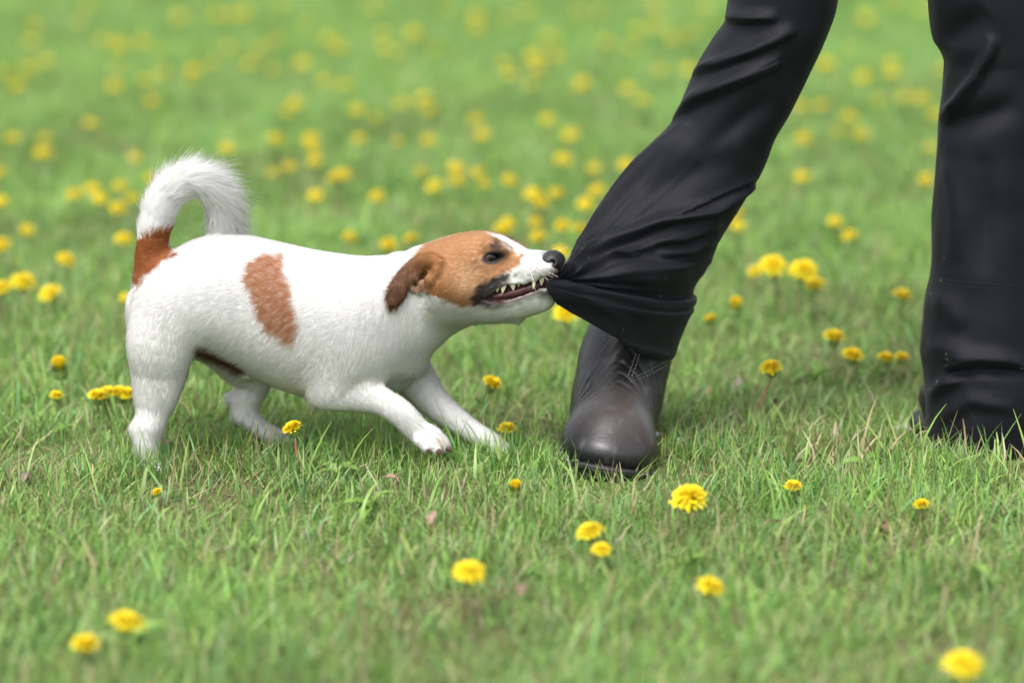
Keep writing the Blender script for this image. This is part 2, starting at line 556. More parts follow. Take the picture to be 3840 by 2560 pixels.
def chain(pts, k=0.012, sy=1.0, k0=None):
    """pts (px, py, y in mm, radius px)"""
    W = [at(a[0], a[1], a[2] / 1000) for a in pts]; rr = [spx(a[3]) for a in pts]
    if len(pts) > 2:                                  # round the corners of the limb: subdivide with a smooth curve
        n_ = len(pts); t = np.linspace(0, n_ - 1, (n_ - 1) * 5 + 1); i_ = np.minimum(t.astype(int), n_ - 2); u = (t - i_)
        A = np.c_[np.array(W), rr]
        p0, p1, p2, p3 = A[np.maximum(i_ - 1, 0)], A[i_], A[i_ + 1], A[np.minimum(i_ + 2, n_ - 1)]
        u = u[:, None]
        Q = .5 * (2 * p1 + (p2 - p0) * u + (2 * p0 - 5 * p1 + 4 * p2 - p3) * u**2 + (-p0 + 3 * p1 - 3 * p2 + p3) * u**3)
        W, rr = list(Q[:, :3]), list(Q[:, 3])
    kk = k0 or k
    m_ = max(rr) + kk + .004
    sl, X, Y, Z = G.box(np.min(W, 0) - m_, np.max(W, 0) + m_)
    D = None
    for a, b, ra, rb in zip(W[:-1], W[1:], rr[:-1], rr[1:]):
        ba = np.array([b[0] - a[0], (b[1] - a[1]) / sy, b[2] - a[2]])
        qx, qy, qz = X - a[0], (Y - a[1]) / sy, Z - a[2]
        t = np.clip((qx * ba[0] + qy * ba[1] + qz * ba[2]) / max(ba @ ba, 1e-12), 0, 1)
        d = (np.sqrt((qx - t * ba[0]) ** 2 + (qy - t * ba[1]) ** 2 + (qz - t * ba[2]) ** 2) - (ra + t * (rb - ra))).astype(np.float32)
        D = d if D is None else np.minimum(D, d)
    G.join(sl, D * min(1, sy), kk)

# --- hind legs
chain([(645, 1180, -30, 155), (606, 1290, -43, 126), (596, 1385, -42, 104), (586, 1470, -45, 84), (573, 1545, -46, 62), (556, 1600, -46, 50)], 0.012, 0.62, 0.017)
chain([(556, 1590, -47, 50), (512, 1612, -46, 22)], 0.010, 0.85)
chain([(548, 1610, -47, 46), (548, 1660, -48, 47), (553, 1716, -48, 44), (572, 1756, -49, 40), (598, 1766, -50, 30)], 0.008)
for q_ in (-34, -12, 10, 30):
    chain([(583, 1757, -49 + q_ * .45, 20), (613, 1766, -49 + q_ * .5, 17)], 0.004)
chain([(840, 1250, 30, 125), (905, 1350, 40, 92), (955, 1425, 44, 62), (925, 1500, 46, 52), (915, 1548, 46, 46)], 0.012, 0.75, 0.025)
chain([(915, 1500, 46, 44), (866, 1492, 46, 20)], 0.010)
chain([(915, 1550, 46, 44), (965, 1600, 46, 38), (1040, 1645, 46, 34), (1085, 1668, 46, 34), (1108, 1675, 46, 24)], 0.008)
# --- fore legs
chain([(1300, 1215, -36, 110), (1268, 1330, -50, 92), (1246, 1425, -56, 78), (1240, 1468, -56, 64), (1330, 1480, -52, 62), (1430, 1506, -58, 51), (1500, 1548, -62, 51),
       (1565, 1612, -62, 47), (1612, 1645, -62, 50), (1650, 1665, -62, 36)], 0.010, 0.66, 0.013)
chain([(1248, 1468, -55, 58), (1204, 1490, -56, 30)], 0.010, 0.6)
chain([(1420, 1180, -38, 90), (1400, 1290, -44, 84), (1340, 1380, -46, 66)], 0.02, 0.55)
for (tx, ty, tz) in ((1598, 1676, -76), (1637, 1684, -74), (1672, 1676, -60), (1660, 1668, -48)):
    chain([(tx - 22, ty - 28, tz + 4, 25), (tx, ty, tz, 20)], 0.0022)
chain([(1480, 1320, 28, 100), (1560, 1425, 34, 76), (1620, 1500, 30, 60), (1700, 1568, 22, 50), (1775, 1620, 14, 43), (1835, 1655, 10, 40), (1880, 1690, 8, 38)], 0.010, 0.85, 0.02)
for (tx, ty, tz) in ((1862, 1712, -6), (1892, 1716, 0), (1905, 1704, 12), (1895, 1695, 22)):
    chain([(tx - 16, ty - 25, tz + 3, 23), (tx, ty, tz, 18)], 0.0022)
chain([(560, 1062, 2, 58), (575, 1150, 0, 88), (600, 1210, -4, 110)], 0.012)
# breast point and sheath
chain([(1500, 1340, 0, 95), (1470, 1395, 0, 60)], 0.02, 1.1)
chain([(770, 1310, 0, 34), (860, 1352, 0, 34), (925, 1398, -2, 24)], 0.014)
# --- tail
TAIL = [(600, 1040, 2, 78), (575, 985, 3, 66), (574, 925, 3, 58), (582, 855, 4, 54), (604, 785, 6, 52), (648, 722, 8, 48), (710, 690, 12, 44),
        (770, 708, 16, 40), (808, 760, 20, 37), (822, 830, 24, 34), (824, 900, 26, 26)]
chain(TAIL, 0.010, 0.9, 0.014)

# --- head: stations on its own centre line
HD = [(1500, 1010, 1150, .010), (1545, 945, 1185, .032), (1600, 915, 1206, .044), (1660, 893, 1214, .050), (1725, 877, 1212, .0515), (1790, 871, 1205, .049), (1840, 876, 1203, .043),
      (1885, 892, 1204, .0375), (1925, 915, 1200, .033), (1960, 936, 1192, .0305), (2000, 944, 1180, .0285), (2035, 946, 1170, .0255), (2060, 958, 1160, .0175),
      (2078, 986, 1140, .0115), (2092, 1015, 1085, .004)]
def hst(px, py, y=None):
    P = at(px, py, dyc(px)); return (P[:2] - HO[:2]) @ AXH, P[2]
ss = [hst(p, (t + b) / 2)[0] if p > 1600 else (at(p, 1050)[0] - HO[0]) for p, t, b, w in HD]
xs, (zt, zb, hw) = smooth_tab(ss, [[hst(p, t)[1] for p, t, b, w in HD], [hst(p, b)[1] for p, t, b, w in HD], [q[3] for q in HD]], 600, 25)
mxs = HO[:2] + AXH * ss[-1]
sl, X, Y, Z = G.box((HO[0] - .05, -.165, HO[2] - .12), (G.ax[0][-1], .09, HO[2] + .12))
SS = (X - HO[0]) * AXH[0] + (Y - HO[1]) * AXH[1]; WW = (X - HO[0]) * LAT[0] + (Y - HO[1]) * LAT[1]
T_, B_, W_ = (np.interp(SS, xs, v) for v in (zt, zb, hw))
cz, rz = (T_ + B_) / 2, (T_ - B_) / 2
zz = (Z - cz) / rz
wsq = W_ * (1 - 0.16 * np.clip(-zz, 0, 1) ** 2 * np.clip((SS - 0.05) / 0.05, 0, 1))    # narrower towards the chin
q = (np.abs(WW / wsq) ** 2.3 + np.abs(zz) ** 2.3) ** (1 / 2.3)
d = (q - 1) * np.minimum(W_, rz)
d = np.maximum(d, np.maximum(ss[0] - SS, SS - ss[-1]))
G.join(sl, np.broadcast_to(d, [t.stop - t.start for t in sl]).astype(np.float32), 0.016)

def hpt(px, py, w=None, off=0.0):
    """point of the head: on the near skin (w None, off metres outwards to the camera) or at lateral offset w of its centre plane"""
    if w is None:
        P = G.hit(px, py); d_ = ray(px, py)
        return P - d_ / np.linalg.norm(d_) * off
    d_ = ray(px, py); l3 = np.array([LAT[0], LAT[1], 0.0])
    P = CAM + d_ * ((-abs(w) - l3 @ (CAM - HO)) / (l3 @ d_))
    if w > 0:
        Q = P.copy(); Q[:2] += 2 * abs(w) * LAT; return Q
    return P
def hside(px, py, f=.92):
    """(s, z) of a spot on the near side of the head seen at px, py"""
    w_ = .03
    for _ in range(6):
        P = hpt(px, py, -w_); s_ = (P[:2] - HO[:2]) @ AXH; w_ = float(np.interp(s_, xs, hw)) * f
    return s_, P[2], w_

# cheeks, brow ridges, jaw muscle
for sgn in (-1, 1):
    G.cone(hpt(1690, 1060, sgn * .034), hpt(1745, 1075, sgn * .032), .022, .017, .02)
    dz_ = np.array([0, 0, -.0115 if sgn > 0 else 0])
    G.cone(hpt(1845, 922, sgn * .026) + dz_, hpt(1880, 935, sgn * .023) + dz_, .0090 if sgn < 0 else .0085, .0075, .012)
    G.cone(hpt(1985, 1010, sgn * .017), hpt(2050, 1010, sgn * .014), .013, .011, .010)    # whisker pads
G.cone(hpt(1935, 1180, 0), hpt(1946, 1192, 0), .008, .004, .008)
# soft hollow in front of and under the eye
pe = hpt(1905, 985, None, .010); G.cone(pe, hpt(1890, 1000, None, .012), .009, .009, .012, cut=True)

# snarl wrinkles on the side of the muzzle
for wr_ in ([(1872, 1040), (1905, 1020), (1938, 1004)], [(1850, 1040), (1888, 1018), (1925, 995)], [(1905, 1042), (1935, 1022), (1962, 1000)]):
    for a, b in zip(wr_[:-1], wr_[1:]):
        G.cone(hpt(a[0], a[1], None, -.0006), hpt(b[0], b[1], None, -.0006), .0017, .0017, .004)
# --- mouth: cut along the lips, keeping a core that becomes gums and tongue
MOUTH = [(1808, 1122), (1824, 1100), (1848, 1079), (1880, 1064), (1920, 1057), (1960, 1057), (2000, 1047), (2030, 1037), (2062, 1027), (2130, 1015),
         (2130, 1084), (2075, 1082), (2040, 1088), (2010, 1097), (1990, 1104), (1950, 1119), (1900, 1133), (1850, 1138)]
mo = [hside(p, q_)[:2] for p, q_ in MOUTH]
sl, X, Y, Z = G.box((HO[0] + .03, -.165, HO[2] - .09), (G.ax[0][-1], .04, HO[2] + .08))
SS = (X - HO[0]) * AXH[0] + (Y - HO[1]) * AXH[1] + 0 * Z
WW = (X - HO[0]) * LAT[0] + (Y - HO[1]) * LAT[1] + 0 * Z
pm = poly_sd(SS, Z + 0 * SS, mo)
corew = np.interp(SS, xs, hw) - .0085
G.cut(sl, np.maximum(pm, corew - np.abs(WW)).astype(np.float32), 0.0022)
# lip rims
for sgn in (-1, 1):
    up = [(1822, 1108), (1850, 1080), (1885, 1064), (1925, 1058), (1965, 1057), (2005, 1046), (2040, 1034)]
    for a, b in zip(up[:-1], up[1:]):
        wa = [hside(*c)[2] for c in (a, b)]
        G.cone(hpt(a[0], a[1], sgn * wa[0]), hpt(b[0], b[1], sgn * wa[1]), .0018, .0018, .004)
    lo = [(1815, 1132), (1850, 1144), (1900, 1138), (1950, 1124), (1990, 1108), (2030, 1093), (2065, 1085)]
    for a, b in zip(lo[:-1], lo[1:]):
        wa = [hside(c[0], c[1], .88)[2] for c in (a, b)]
        G.cone(hpt(a[0], a[1], sgn * wa[0]), hpt(b[0], b[1], sgn * wa[1]), .0018, .0018, .004)

def mirror(P):
    Q = np.array(P, float); w = (Q[:2] - HO[:2]) @ LAT
    Q[:2] -= 2 * w * LAT; return Q
# --- ears: folded flap hanging back, front ridge, inner fold
def ear(side):
    flap = [(1655, 984, 14, 5), (1622, 974, 22, 7), (1580, 984, 24, 10), (1542, 1008, 27, 13), (1508, 1048, 29, 14), (1487, 1092, 30, 12), (1474, 1126, 18, 10)]
    ridge = [(1655, 984, 13, 3), (1640, 1012, 14, 3), (1614, 1046, 14, 3), (1600, 1088, 12, 1)]
    inner = [(1555, 1036, 18, 5), (1538, 1052, 9, 5), (1548, 1080, 9, 4), (1572, 1090, 12, 3), (1588, 1070, 22, 0)]
    base = {}
    def pos(px, py, off):
        P = G0.hit(px, py) if False else None
        key = (px, py)
        P = HITS[key]
        if side > 0:
            P = mirror(P); P[2] -= .026; P[:2] += LAT * (off / 1000 + .002)
        else:
            P = P - np.array([0, off / 1000, 0])
        return P
    for ch, k, sy in ((ridge, .005, .75), (inner, .002, .6), (flap, .0025, .34)):
        for a, b in zip(ch[:-1], ch[1:]):
            G.cone(pos(a[0], a[1], a[3]), pos(b[0], b[1], b[3]), spx(a[2]), spx(b[2]), k, sy)
HITS = {}
for p_ in [(1655, 984), (1622, 974), (1580, 984), (1542, 1008), (1508, 1048), (1487, 1092), (1474, 1126), (1640, 1012), (1614, 1046), (1600, 1088),
           (1555, 1036), (1538, 1052), (1548, 1080), (1572, 1090), (1588, 1070)]:
    HITS[p_] = G.hit(*p_)
P_ = G.hit(1568, 1045); G.ell(P_ + np.array([0, -.002, 0]), (.016, .008, .014), .005, cut=True)
ear(-1); ear(1)

# --- eye pits
EYE_PX = (1849, 966)
E0 = G.hit(*EYE_PX)
eye_ax = np.array([math.cos(R(12)), 0, math.sin(R(12))])
# outward direction of the near eye: to the camera, a little to the nose and up
en = np.array([0.30, -0.93, 0.12]); en /= np.linalg.norm(en)
e1 = eye_ax - en * (eye_ax @ en); e1 /= np.linalg.norm(e1)
e2 = np.cross(e1, en); e2 *= np.sign(e2[2])
G.ell(E0, (.0112, .0041, .0075), .0020, rot=np.array([e1, e2, en]), cut=True)
wE = (E0[:2] - HO[:2]) @ LAT
def mirror(P):
    Q = np.array(P, float); w = (Q[:2] - HO[:2]) @ LAT
    Q[:2] -= 2 * w * LAT; return Q
def mirror_dir(D):
    Q = np.array(D, float); Q[:2] -= 2 * (Q[:2] @ LAT) * LAT; return Q
E1 = mirror(E0); en2 = mirror_dir(en)
G.ell(E1, (.0112, .0052, .0075), .0022, rot=np.array([mirror_dir(e1), mirror_dir(e2), en2]), cut=True)
LIPS = {k_: G.hit(*k_) for k_ in [(2003, 1046), (2030, 1038), (1889, 1062), (1918, 1058), (1866, 1072), (1945, 1058)]}

DV, DF = G.surface()
DN = vert_normals(DV, DF)

# --- coat colours (base colours of the hair itself)
px, py = to_px(DV)
n1 = vnoise(DV, 60, 3) ; n2 = vnoise(DV, 160, 5); n3 = vnoise(DV, 14, 8)
WHITE = np.array([.64, .632, .622]); 
C = np.tile(WHITE, (len(DV), 1))
C *= (1 + 0.025 * n3)[:, None]
def blend(C, col, m):
    m = np.clip(m, 0, 1)[:, None]
    return C * (1 - m) + np.asarray(col) * m
def soft(sd, w): return np.clip(0.5 - sd / w, 0, 1)
wob = 5 * n1 + 4 * n2
near = DV[:, 1] < 0.0
PATCH = [(935, 985), (975, 962), (1062, 955), (1068, 1005), (1085, 1070), (1098, 1140), (1122, 1205), (1126, 1262), (1105, 1290), (1062, 1278), (1010, 1245), (970, 1190), (945, 1120), (918, 1050)]
C = blend(C, np.array([.275, .112, .046]) , soft(poly_sd(px, py, PATCH) + wob, 16) * near * (0.90 + .10 * n2))
TAILB = [(495, 905), (560, 885), (648, 875), (646, 935), (660, 955), (600, 990), (560, 1035), (515, 1075), (495, 1060)]
C = blend(C, np.array([.215, .072, .023]), soft(poly_sd(px, py, TAILB) + wob * 1.3, 16) * (DV[:, 1] < .06))
SHEATH = [(738, 1296), (770, 1300), (850, 1340), (930, 1385), (935, 1400), (900, 1405), (840, 1372), (770, 1345), (735, 1330)]
C = blend(C, np.array([.105, .05, .03]), soft(poly_sd(px, py, SHEATH), 14) * (DN[:, 2] < .2))
headw = np.abs((DV[:, :2] - HO[:2]) @ LAT)
# head markings are placed on the near side and mirrored to the far side
far = ((DV[:, :2] - HO[:2]) @ LAT) > 0
DM = DV.copy()
wv = ((DV[:, :2] - HO[:2]) @ LAT)
DM[far, :2] -= 2 * wv[far, None] * LAT
hx, hy = to_px(DM)
HBR = [(1530, 1000), (1552, 958), (1585, 922), (1650, 893), (1720, 870), (1800, 860), (1822, 872), (1850, 886), (1885, 910), (1922, 940), (1962, 958), (1947, 998), (1918, 1017),
       (1880, 1033), (1850, 1055), (1812, 1095), (1800, 1150), (1740, 1148), (1690, 1136), (1640, 1116), (1597, 1094), (1580, 1050), (1550, 1030)]
hm = soft(poly_sd(hx, hy, HBR) + wob * .8, 12)
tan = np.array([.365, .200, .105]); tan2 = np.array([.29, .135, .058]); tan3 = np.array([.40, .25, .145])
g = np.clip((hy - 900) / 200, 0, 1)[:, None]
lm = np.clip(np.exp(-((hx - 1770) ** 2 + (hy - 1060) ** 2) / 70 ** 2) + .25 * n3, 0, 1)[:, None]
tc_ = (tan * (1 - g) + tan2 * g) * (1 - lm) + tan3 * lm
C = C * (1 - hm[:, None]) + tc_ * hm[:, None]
earback = soft(line_d(hx, hy, [(1655, 984), (1622, 974), (1580, 984), (1542, 1008), (1508, 1048), (1487, 1092), (1474, 1126)]) - 31, 8)
earout = earback * (np.abs(wv) > .0)
EARP = [(1668, 985), (1655, 962), (1622, 948), (1580, 955), (1540, 980), (1500, 1018), (1468, 1065), (1450, 1115), (1468, 1148), (1490, 1145), (1518, 1112), (1535, 1060), (1560, 1020), (1600, 1005), (1648, 1012)]
em = soft(poly_sd(hx, hy, EARP) - 7, 7)
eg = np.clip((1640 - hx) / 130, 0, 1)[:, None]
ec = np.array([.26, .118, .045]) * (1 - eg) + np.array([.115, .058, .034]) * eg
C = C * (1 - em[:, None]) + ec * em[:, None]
C = blend(C, [.24, .135, .085], soft(poly_sd(hx, hy, [(1535, 1035), (1560, 1018), (1592, 1025), (1598, 1090), (1572, 1102), (1545, 1090)]), 8))
# black lips, brow, eye rim, tear line
LIPB = [(1905, 1030), (1872, 1034), (1825, 1056), (1785, 1085), (1765, 1118), (1778, 1142), (1815, 1152), (1860, 1150), (1900, 1140), (1900, 1118), (1842, 1122), (1830, 1118), (1850, 1094), (1890, 1074), (1912, 1052)]
DARK = np.array([.030, .024, .024])
C = blend(C, DARK, soft(poly_sd(hx, hy, LIPB) + wob * 1.0, 14) * .95)
C = blend(C, DARK * 1.5, np.exp(-(((hx - 1862) ** 2 / 23 ** 2 + (hy - 920) ** 2 / 22 ** 2)) ** 1.5) * (.9 + .2 * n2) * (headw > .008))
C = blend(C, DARK * 1.5, np.exp(-((hx - 1888) ** 2 / 15 ** 2 + (hy - 952) ** 2 / 20 ** 2)) * .85 * (headw > .010))
ed = np.sqrt(((hx - 1849) * .98 - (hy - 966) * .2) ** 2 / 41 ** 2 + ((hy - 966) * .98 + (hx - 1849) * .2) ** 2 / 25 ** 2)
C = blend(C, DARK * .8, np.clip((1.22 - ed) / .3, 0, 1))
C = blend(C, DARK * 1.2, soft(line_d(hx, hy, [(1768, 988), (1815, 972)]) - 2.5, 6) * .9)
C = blend(C, [.20, .11, .06], np.exp(-((hx - 1800) ** 2 / 40 ** 2 + (hy - 1002) ** 2 / 14 ** 2)) * .45)
C = blend(C, [.13, .065, .04], np.exp(-((hx - 1905) ** 2 / 30 ** 2 + (hy - 1000) ** 2 / 26 ** 2)) * .35)
C = blend(C, [.045, .04, .042], np.clip(1.5 - np.linalg.norm(DV - at(2074, 975, dyc(2074)), axis=1) / .0135, 0, 1))
# freckled muzzle, grey lips and chin
fre = np.clip(vnoise(DV, 230, 21) * 1.1 - .35, 0, 1)
C = blend(C, [.20, .17, .17], fre * np.exp(-((hx - 2000) ** 2 / 40 ** 2 + (hy - 1010) ** 2 / 26 ** 2)))
C = blend(C, [.16, .13, .13], np.exp(-((hx - 2062) ** 2 / 40 ** 2 + (hy - 1020) ** 2 / 16 ** 2)) * .9)
C = blend(C, [.10, .085, .08], np.exp(-((hx - 2055) ** 2 / 50 ** 2 + (hy - 1100) ** 2 / 20 ** 2)) * .8)
C = blend(C, [.07, .045, .045], soft(line_d(hx, hy, [(1815, 1134), (1850, 1143), (1900, 1136), (1950, 1122), (1990, 1106), (2030, 1092)]) - 7, 8) * .9)
C = blend(C, [.46, .39, .31], np.exp(-((px - 1625) ** 2 / 35 ** 2 + (py - 1165) ** 2 / 30 ** 2)) * .35 * near)
C = blend(C, [.52, .40, .33], np.exp(-((px - 1360) ** 2 / 60 ** 2 + (py - 1425) ** 2 / 14 ** 2)) * .3 * near)
C = blend(C, [.55, .40, .31], np.exp(-((px - 1650) ** 2 / 22 ** 2 + (py - 1660) ** 2 / 16 ** 2)) * .6 * near)
# wet mouth lining: the core inside the lips
inm = poly_sd(hx, hy, MOUTH)
s_v = (DM[:, :2] - HO[:2]) @ AXH
inside = (inm < 2.5) & (headw < np.interp(s_v, xs, hw) - .004) & (hx > 1800)
C[inside] = np.array([.050, .017, .017]) * (1 + .35 * np.clip(n2[inside], -1, 1))[:, None]

dogroot_loc = np.array([at(1050, 1720)[0], 0.0, 0.0])
dog = thing('dog', 'white terrier with tan head and flank patch, biting and tugging the trouser hem', 'dog', dogroot_loc)
coat_mat = attr_mat('dog_coat', 0.75, 0.25)
me = mesh_np('dog_body', DV - dogroot_loc, DF, [coat_mat])
set_col(me, C)
part('body', me, dog)

# --- coat: short hairs combed along the body
def dog_fur(nh):
    a = DV[DF[:, 0]]; b = DV[DF[:, 1]]; c = DV[DF[:, 2]]; e = DV[DF[:, 3]]
    area = .5 * np.linalg.norm(np.cross(c - a, e - b), axis=1)
    fx, fy = px[DF[:, 0]], py[DF[:, 0]]
    tailz = (fy < 900) & (fx < 930) & ((fy < 868) | (fx < 660))
    skip = inside[DF[:, 0]] | (ed[DF[:, 0]] < 1.12)
    area = area * np.where(tailz, 3.0, 1.0) * np.where(skip, 0, 1)
    pick = RNG.choice(len(DF), nh, p=area / area.sum())
    u, v = RNG.random((2, nh, 1))
    P = a[pick] * (1 - u) * (1 - v) + b[pick] * u * (1 - v) + c[pick] * u * v + e[pick] * (1 - u) * v
    N = DN[DF[pick, 0]]; K = C[DF[pick, 0]].copy()
    X_, Y_ = to_px(P)
    X0, Y0 = X_, Y_
    jit = np.where((X_ > 1560) & (Y_ < 1240), 8, 42)
    X_ = X_ + RNG.normal(0, 1, nh) * jit; Y_ = Y_ + RNG.normal(0, 1, nh) * jit
    fl = np.tile(np.array([-1.0, 0, -.28]), (nh, 1)); ln = np.full(nh, .0062); lift = np.full(nh, R(9))
    def zone(m, f, l, lf=None):
        fl[m] = f; ln[m] = l
        if lf is not None: lift[m] = R(lf)
    zone((Y_ > 1230) & (X_ > 730) & (X_ < 1200), (-.75, 0, -.75), .011)
    zone((X_ < 720) & (Y_ > 1150), (-.35, 0, -1), .007)
    zone((X_ < 720) & (Y_ > 1480), (.05, 0, -1), .0045)
    zone((X_ > 820) & (X_ < 1130) & (Y_ > 1440), (.1, 0, -1), .005)
    zone((X_ > 1160) & (X_ < 1450) & (Y_ > 1240) & (Y_ < 1440), (-.45, 0, -1), .007)
    zone((X_ > 1400) & (X_ < 1680) & (Y_ > 1080) & (Y_ < 1440), (-.35, 0, -1), .011)
    zone((X_ > 1170) & (Y_ > 1430) , (.75, 0, -.6), .0042)
    zone((X_ > 1590) & (Y_ > 1640), (.75, 0, -.6), .0022)
    zone((X_ > 1700) & (Y_ > 1560), (.75, 0, -.6), .003)
    hd = (X_ > 1560) & (Y_ < 1225)
    zone(hd, (-AXH[0], -AXH[1], -.18), .0048, 12)
    zone((X_ > 1620) & (X_ < 1960) & (Y_ > 1150) & (Y_ < 1230), (-1, 0, -.35), .009, 16)
    zone((X_ > 1900) & (Y_ < 1190), (-.8, .35, -.35), .0026, 10)
    zone((X_ > 1445) & (X_ < 1660) & (Y_ > 950) & (Y_ < 1145), (-.6, 0, -.8), .0035, 12)
    X_, Y_ = X0, Y0
    tz = (Y_ < 900) & (X_ < 930) & ((Y_ < 868) | (X_ < 660))
    tp = np.array([at(q[0], q[1], q[2] / 1000) for q in TAIL])
    i_ = np.argmin(np.linalg.norm(P[tz][:, None] - tp[None], axis=2), axis=1)
    tg = np.gradient(tp, axis=0); tg /= np.linalg.norm(tg, axis=1)[:, None]
    fl[tz] = tg[i_]
    outer = np.clip((i_ - 2) / 5, 0, 1)
    ln[tz] = (.008 + .027 * outer) * RNG.uniform(.45, 1.15, tz.sum()) * np.where(N[tz] @ np.array([0, 0, 1]) > -.3, 1, .75)
    # hairs on the outside of the curl stand off more
    ctr_ = at(735, 830, .014)
    outw = P[tz] - ctr_; outw /= np.linalg.norm(outw, axis=1)[:, None]
    lift[tz] = R(12) + R(34) * np.clip((N[tz] * outw).sum(1), 0, 1) * outer
    bt = (Y_ > 830) & (Y_ < 1080) & (X_ < 680) & ~tz
    fl[bt] = (-.5, 0, .2)
    cl = np.stack([vnoise(P, 70, 31), vnoise(P, 70, 32), vnoise(P, 70, 33)], 1)
    c2 = np.stack([vnoise(P[tz], 130, 34), vnoise(P[tz], 130, 35), vnoise(P[tz], 130, 36)], 1)
    fl[tz] += .30 * c2; lift[tz] *= 1 + .35 * np.clip(vnoise(P[tz], 150, 37), -1.2, 1.5)
    fl = fl + .05 * cl + np.where(tz, .22, .11)[:, None] * RNG.normal(0, 1, (nh, 3))
    fl -= (fl * N).sum(1)[:, None] * N
    fl /= np.linalg.norm(fl, axis=1)[:, None] + 1e-9
    ln *= RNG.uniform(.65, 1.3, nh)
    lift = np.maximum(lift * RNG.uniform(.7, 1.4, nh), R(6))
    npt = 4
    pos = np.zeros((nh, npt, 3)); pos[:, 0] = P + N * .0001
    for j in range(1, npt):
        an = lift * (1.45 - .28 * j)
        dvec = fl * np.cos(an)[:, None] + N * np.sin(an)[:, None]
        pos[:, j] = pos[:, j - 1] + dvec * (ln / (npt - 1))[:, None]
    lum = K.mean(1)
    K[(lum < .4) & (lum > .06)] *= np.array([1.42, 1.40, 1.30])
    K[lum > .5] *= 1.24
    K[tz & (lum > .5)] *= 1.10
    K *= RNG.uniform(.86, 1.10, (nh, 1)); K = np.minimum(K, .88)
    cu = bpy.data.hair_curves.new('fur')
    cu.add_curves([npt] * nh)
    cu.attributes['position'].data.foreach_set('vector', (pos - dogroot_loc).astype(np.float32).ravel())
    ra = cu.attributes.new('radius', 'FLOAT', 'POINT')
    rr = np.tile(np.array([.00012, .00011, .00009, .00003], np.float32), nh)
    ra.data.foreach_set('value', rr)
    ca = cu.attributes.new('Col', 'FLOAT_COLOR', 'CURVE')
    ca.data.foreach_set('color', np.concatenate([K, np.ones((nh, 1))], 1).astype(np.float32).ravel())
    na = cu.attributes.new('nrm', 'FLOAT_VECTOR', 'CURVE')
    nn = N + .15 * fl + RNG.normal(0, .07, N.shape); nn /= np.linalg.norm(nn, axis=1)[:, None]
    na.data.foreach_set('vector', nn.astype(np.float32).ravel())
    cu.materials.append(attr_mat('dog_hair', 0.62, 0.15, translucent=.22, normal_attr='nrm'))
    part('fur', cu, dog)
dog_fur(230000)

# --- eyes
def ball(r, seg=32, rings=20):
    bm = bmesh.new(); bmesh.ops.create_uvsphere(bm, u_segments=seg, v_segments=rings, radius=r)
    me = bpy.data.meshes.new('eye'); bm.to_mesh(me); bm.free()
    me.polygons.foreach_set('use_smooth', [True] * len(me.polygons)); return me
m, N_, L_, out = new_mat('eye_wet')
b_ = pbsdf(N_, L_, out, .04, .38)
tc = N_.new('ShaderNodeTexCoord'); sep = N_.new('ShaderNodeSeparateXYZ'); L_.new(tc.outputs['Object'], sep.inputs[0])
rp = N_.new('ShaderNodeValToRGB'); mr = N_.new('ShaderNodeMapRange')
mr.inputs['From Min'].default_value = .0035; mr.inputs['From Max'].default_value = .0090
L_.new(sep.outputs['Z'], mr.inputs['Value']); L_.new(mr.outputs[0], rp.inputs[0])
els = rp.color_ramp.elements
els[0].position = 0; els[0].color = (.07, .035, .032, 1)
els[1].position = 1; els[1].color = (.004, .005, .008, 1)
for p_, c_ in ((.42, (.035, .017, .015, 1)), (.52, (.009, .006, .006, 1)), (.70, (.011, .007, .006, 1)), (.78, (.006, .006, .009, 1))):
    e_ = els.new(p_); e_.color = c_
L_.new(rp.outputs[0], b_.inputs['Base Color'])
b_.inputs['Coat Weight'].default_value = .0; b_.inputs['Coat Roughness'].default_value = .02
eye_mat = m
eme = ball(.0092); eme.materials.append(eye_mat)
for Pc, dn in ((E0, en), (E1, en2)):
    o = part('eye', eme, dog, Vector(Pc - dn * .0098 - dogroot_loc))
    look = Vector(dn + np.array([.38, .05, .10]))
    o.rotation_euler = look.to_track_quat('Z', 'Y').to_euler()

# --- nose with nostrils
nc = at(2072, 975, dyc(2072) - .002)
NF = Field(nc - .030, nc + .030, .0009)
rotn = np.array([[AXH[0], AXH[1], 0], [LAT[0], LAT[1], 0], [0, 0, 1]])
NF.ell(nc + np.array([AXH[0], AXH[1], 0]) * .0005, (.0130, .0150, .0120), .004, rotn)
for sgn in (-1, 1):
    wl_ = np.array([LAT[0], LAT[1], 0]) * sgn; ax_ = np.array([AXH[0], AXH[1], 0])
    NF.ell(nc + wl_ * .0095 + ax_ * .0010 + np.array([0, 0, -.001]), (.0105, .0070, .0085), .003, rotn)
NF.cone(nc + np.array([AXH[0], AXH[1], 0]) * .006 - np.array([0, 0, .006]), nc + np.array([AXH[0], AXH[1], 0]) * .002 - np.array([0, 0, .017]), .0055, .003, .005)
for sgn in (-1, 1):
    wl_ = np.array([LAT[0], LAT[1], 0]) * sgn; ax_ = np.array([AXH[0], AXH[1], 0])
    c0 = nc + wl_ * .0135 + ax_ * .0068 + np.array([0, 0, .0006])
    NF.cone(c0 + wl_ * .004 + ax_ * .003, c0 - wl_ * .003 - ax_ * .004, .0034, .0024, .0018, cut=True)
    NF.cone(c0, c0 + wl_ * .003 - ax_ * .0055 + np.array([0, 0, -.0022]), .0020, .0010, .0015, cut=True)
NF.cone(nc + ax_ * .0125 + np.array([0, 0, .004]), nc + ax_ * .0115 - np.array([0, 0, .013]), .0008, .0008, .0012, cut=True)
nv, nf = NF.surface()
nose_mat = simple_mat('nose_leather', (.012, .011, .013), .38, .5, bump=.6, bscale=900, var=.3, vscale=300)
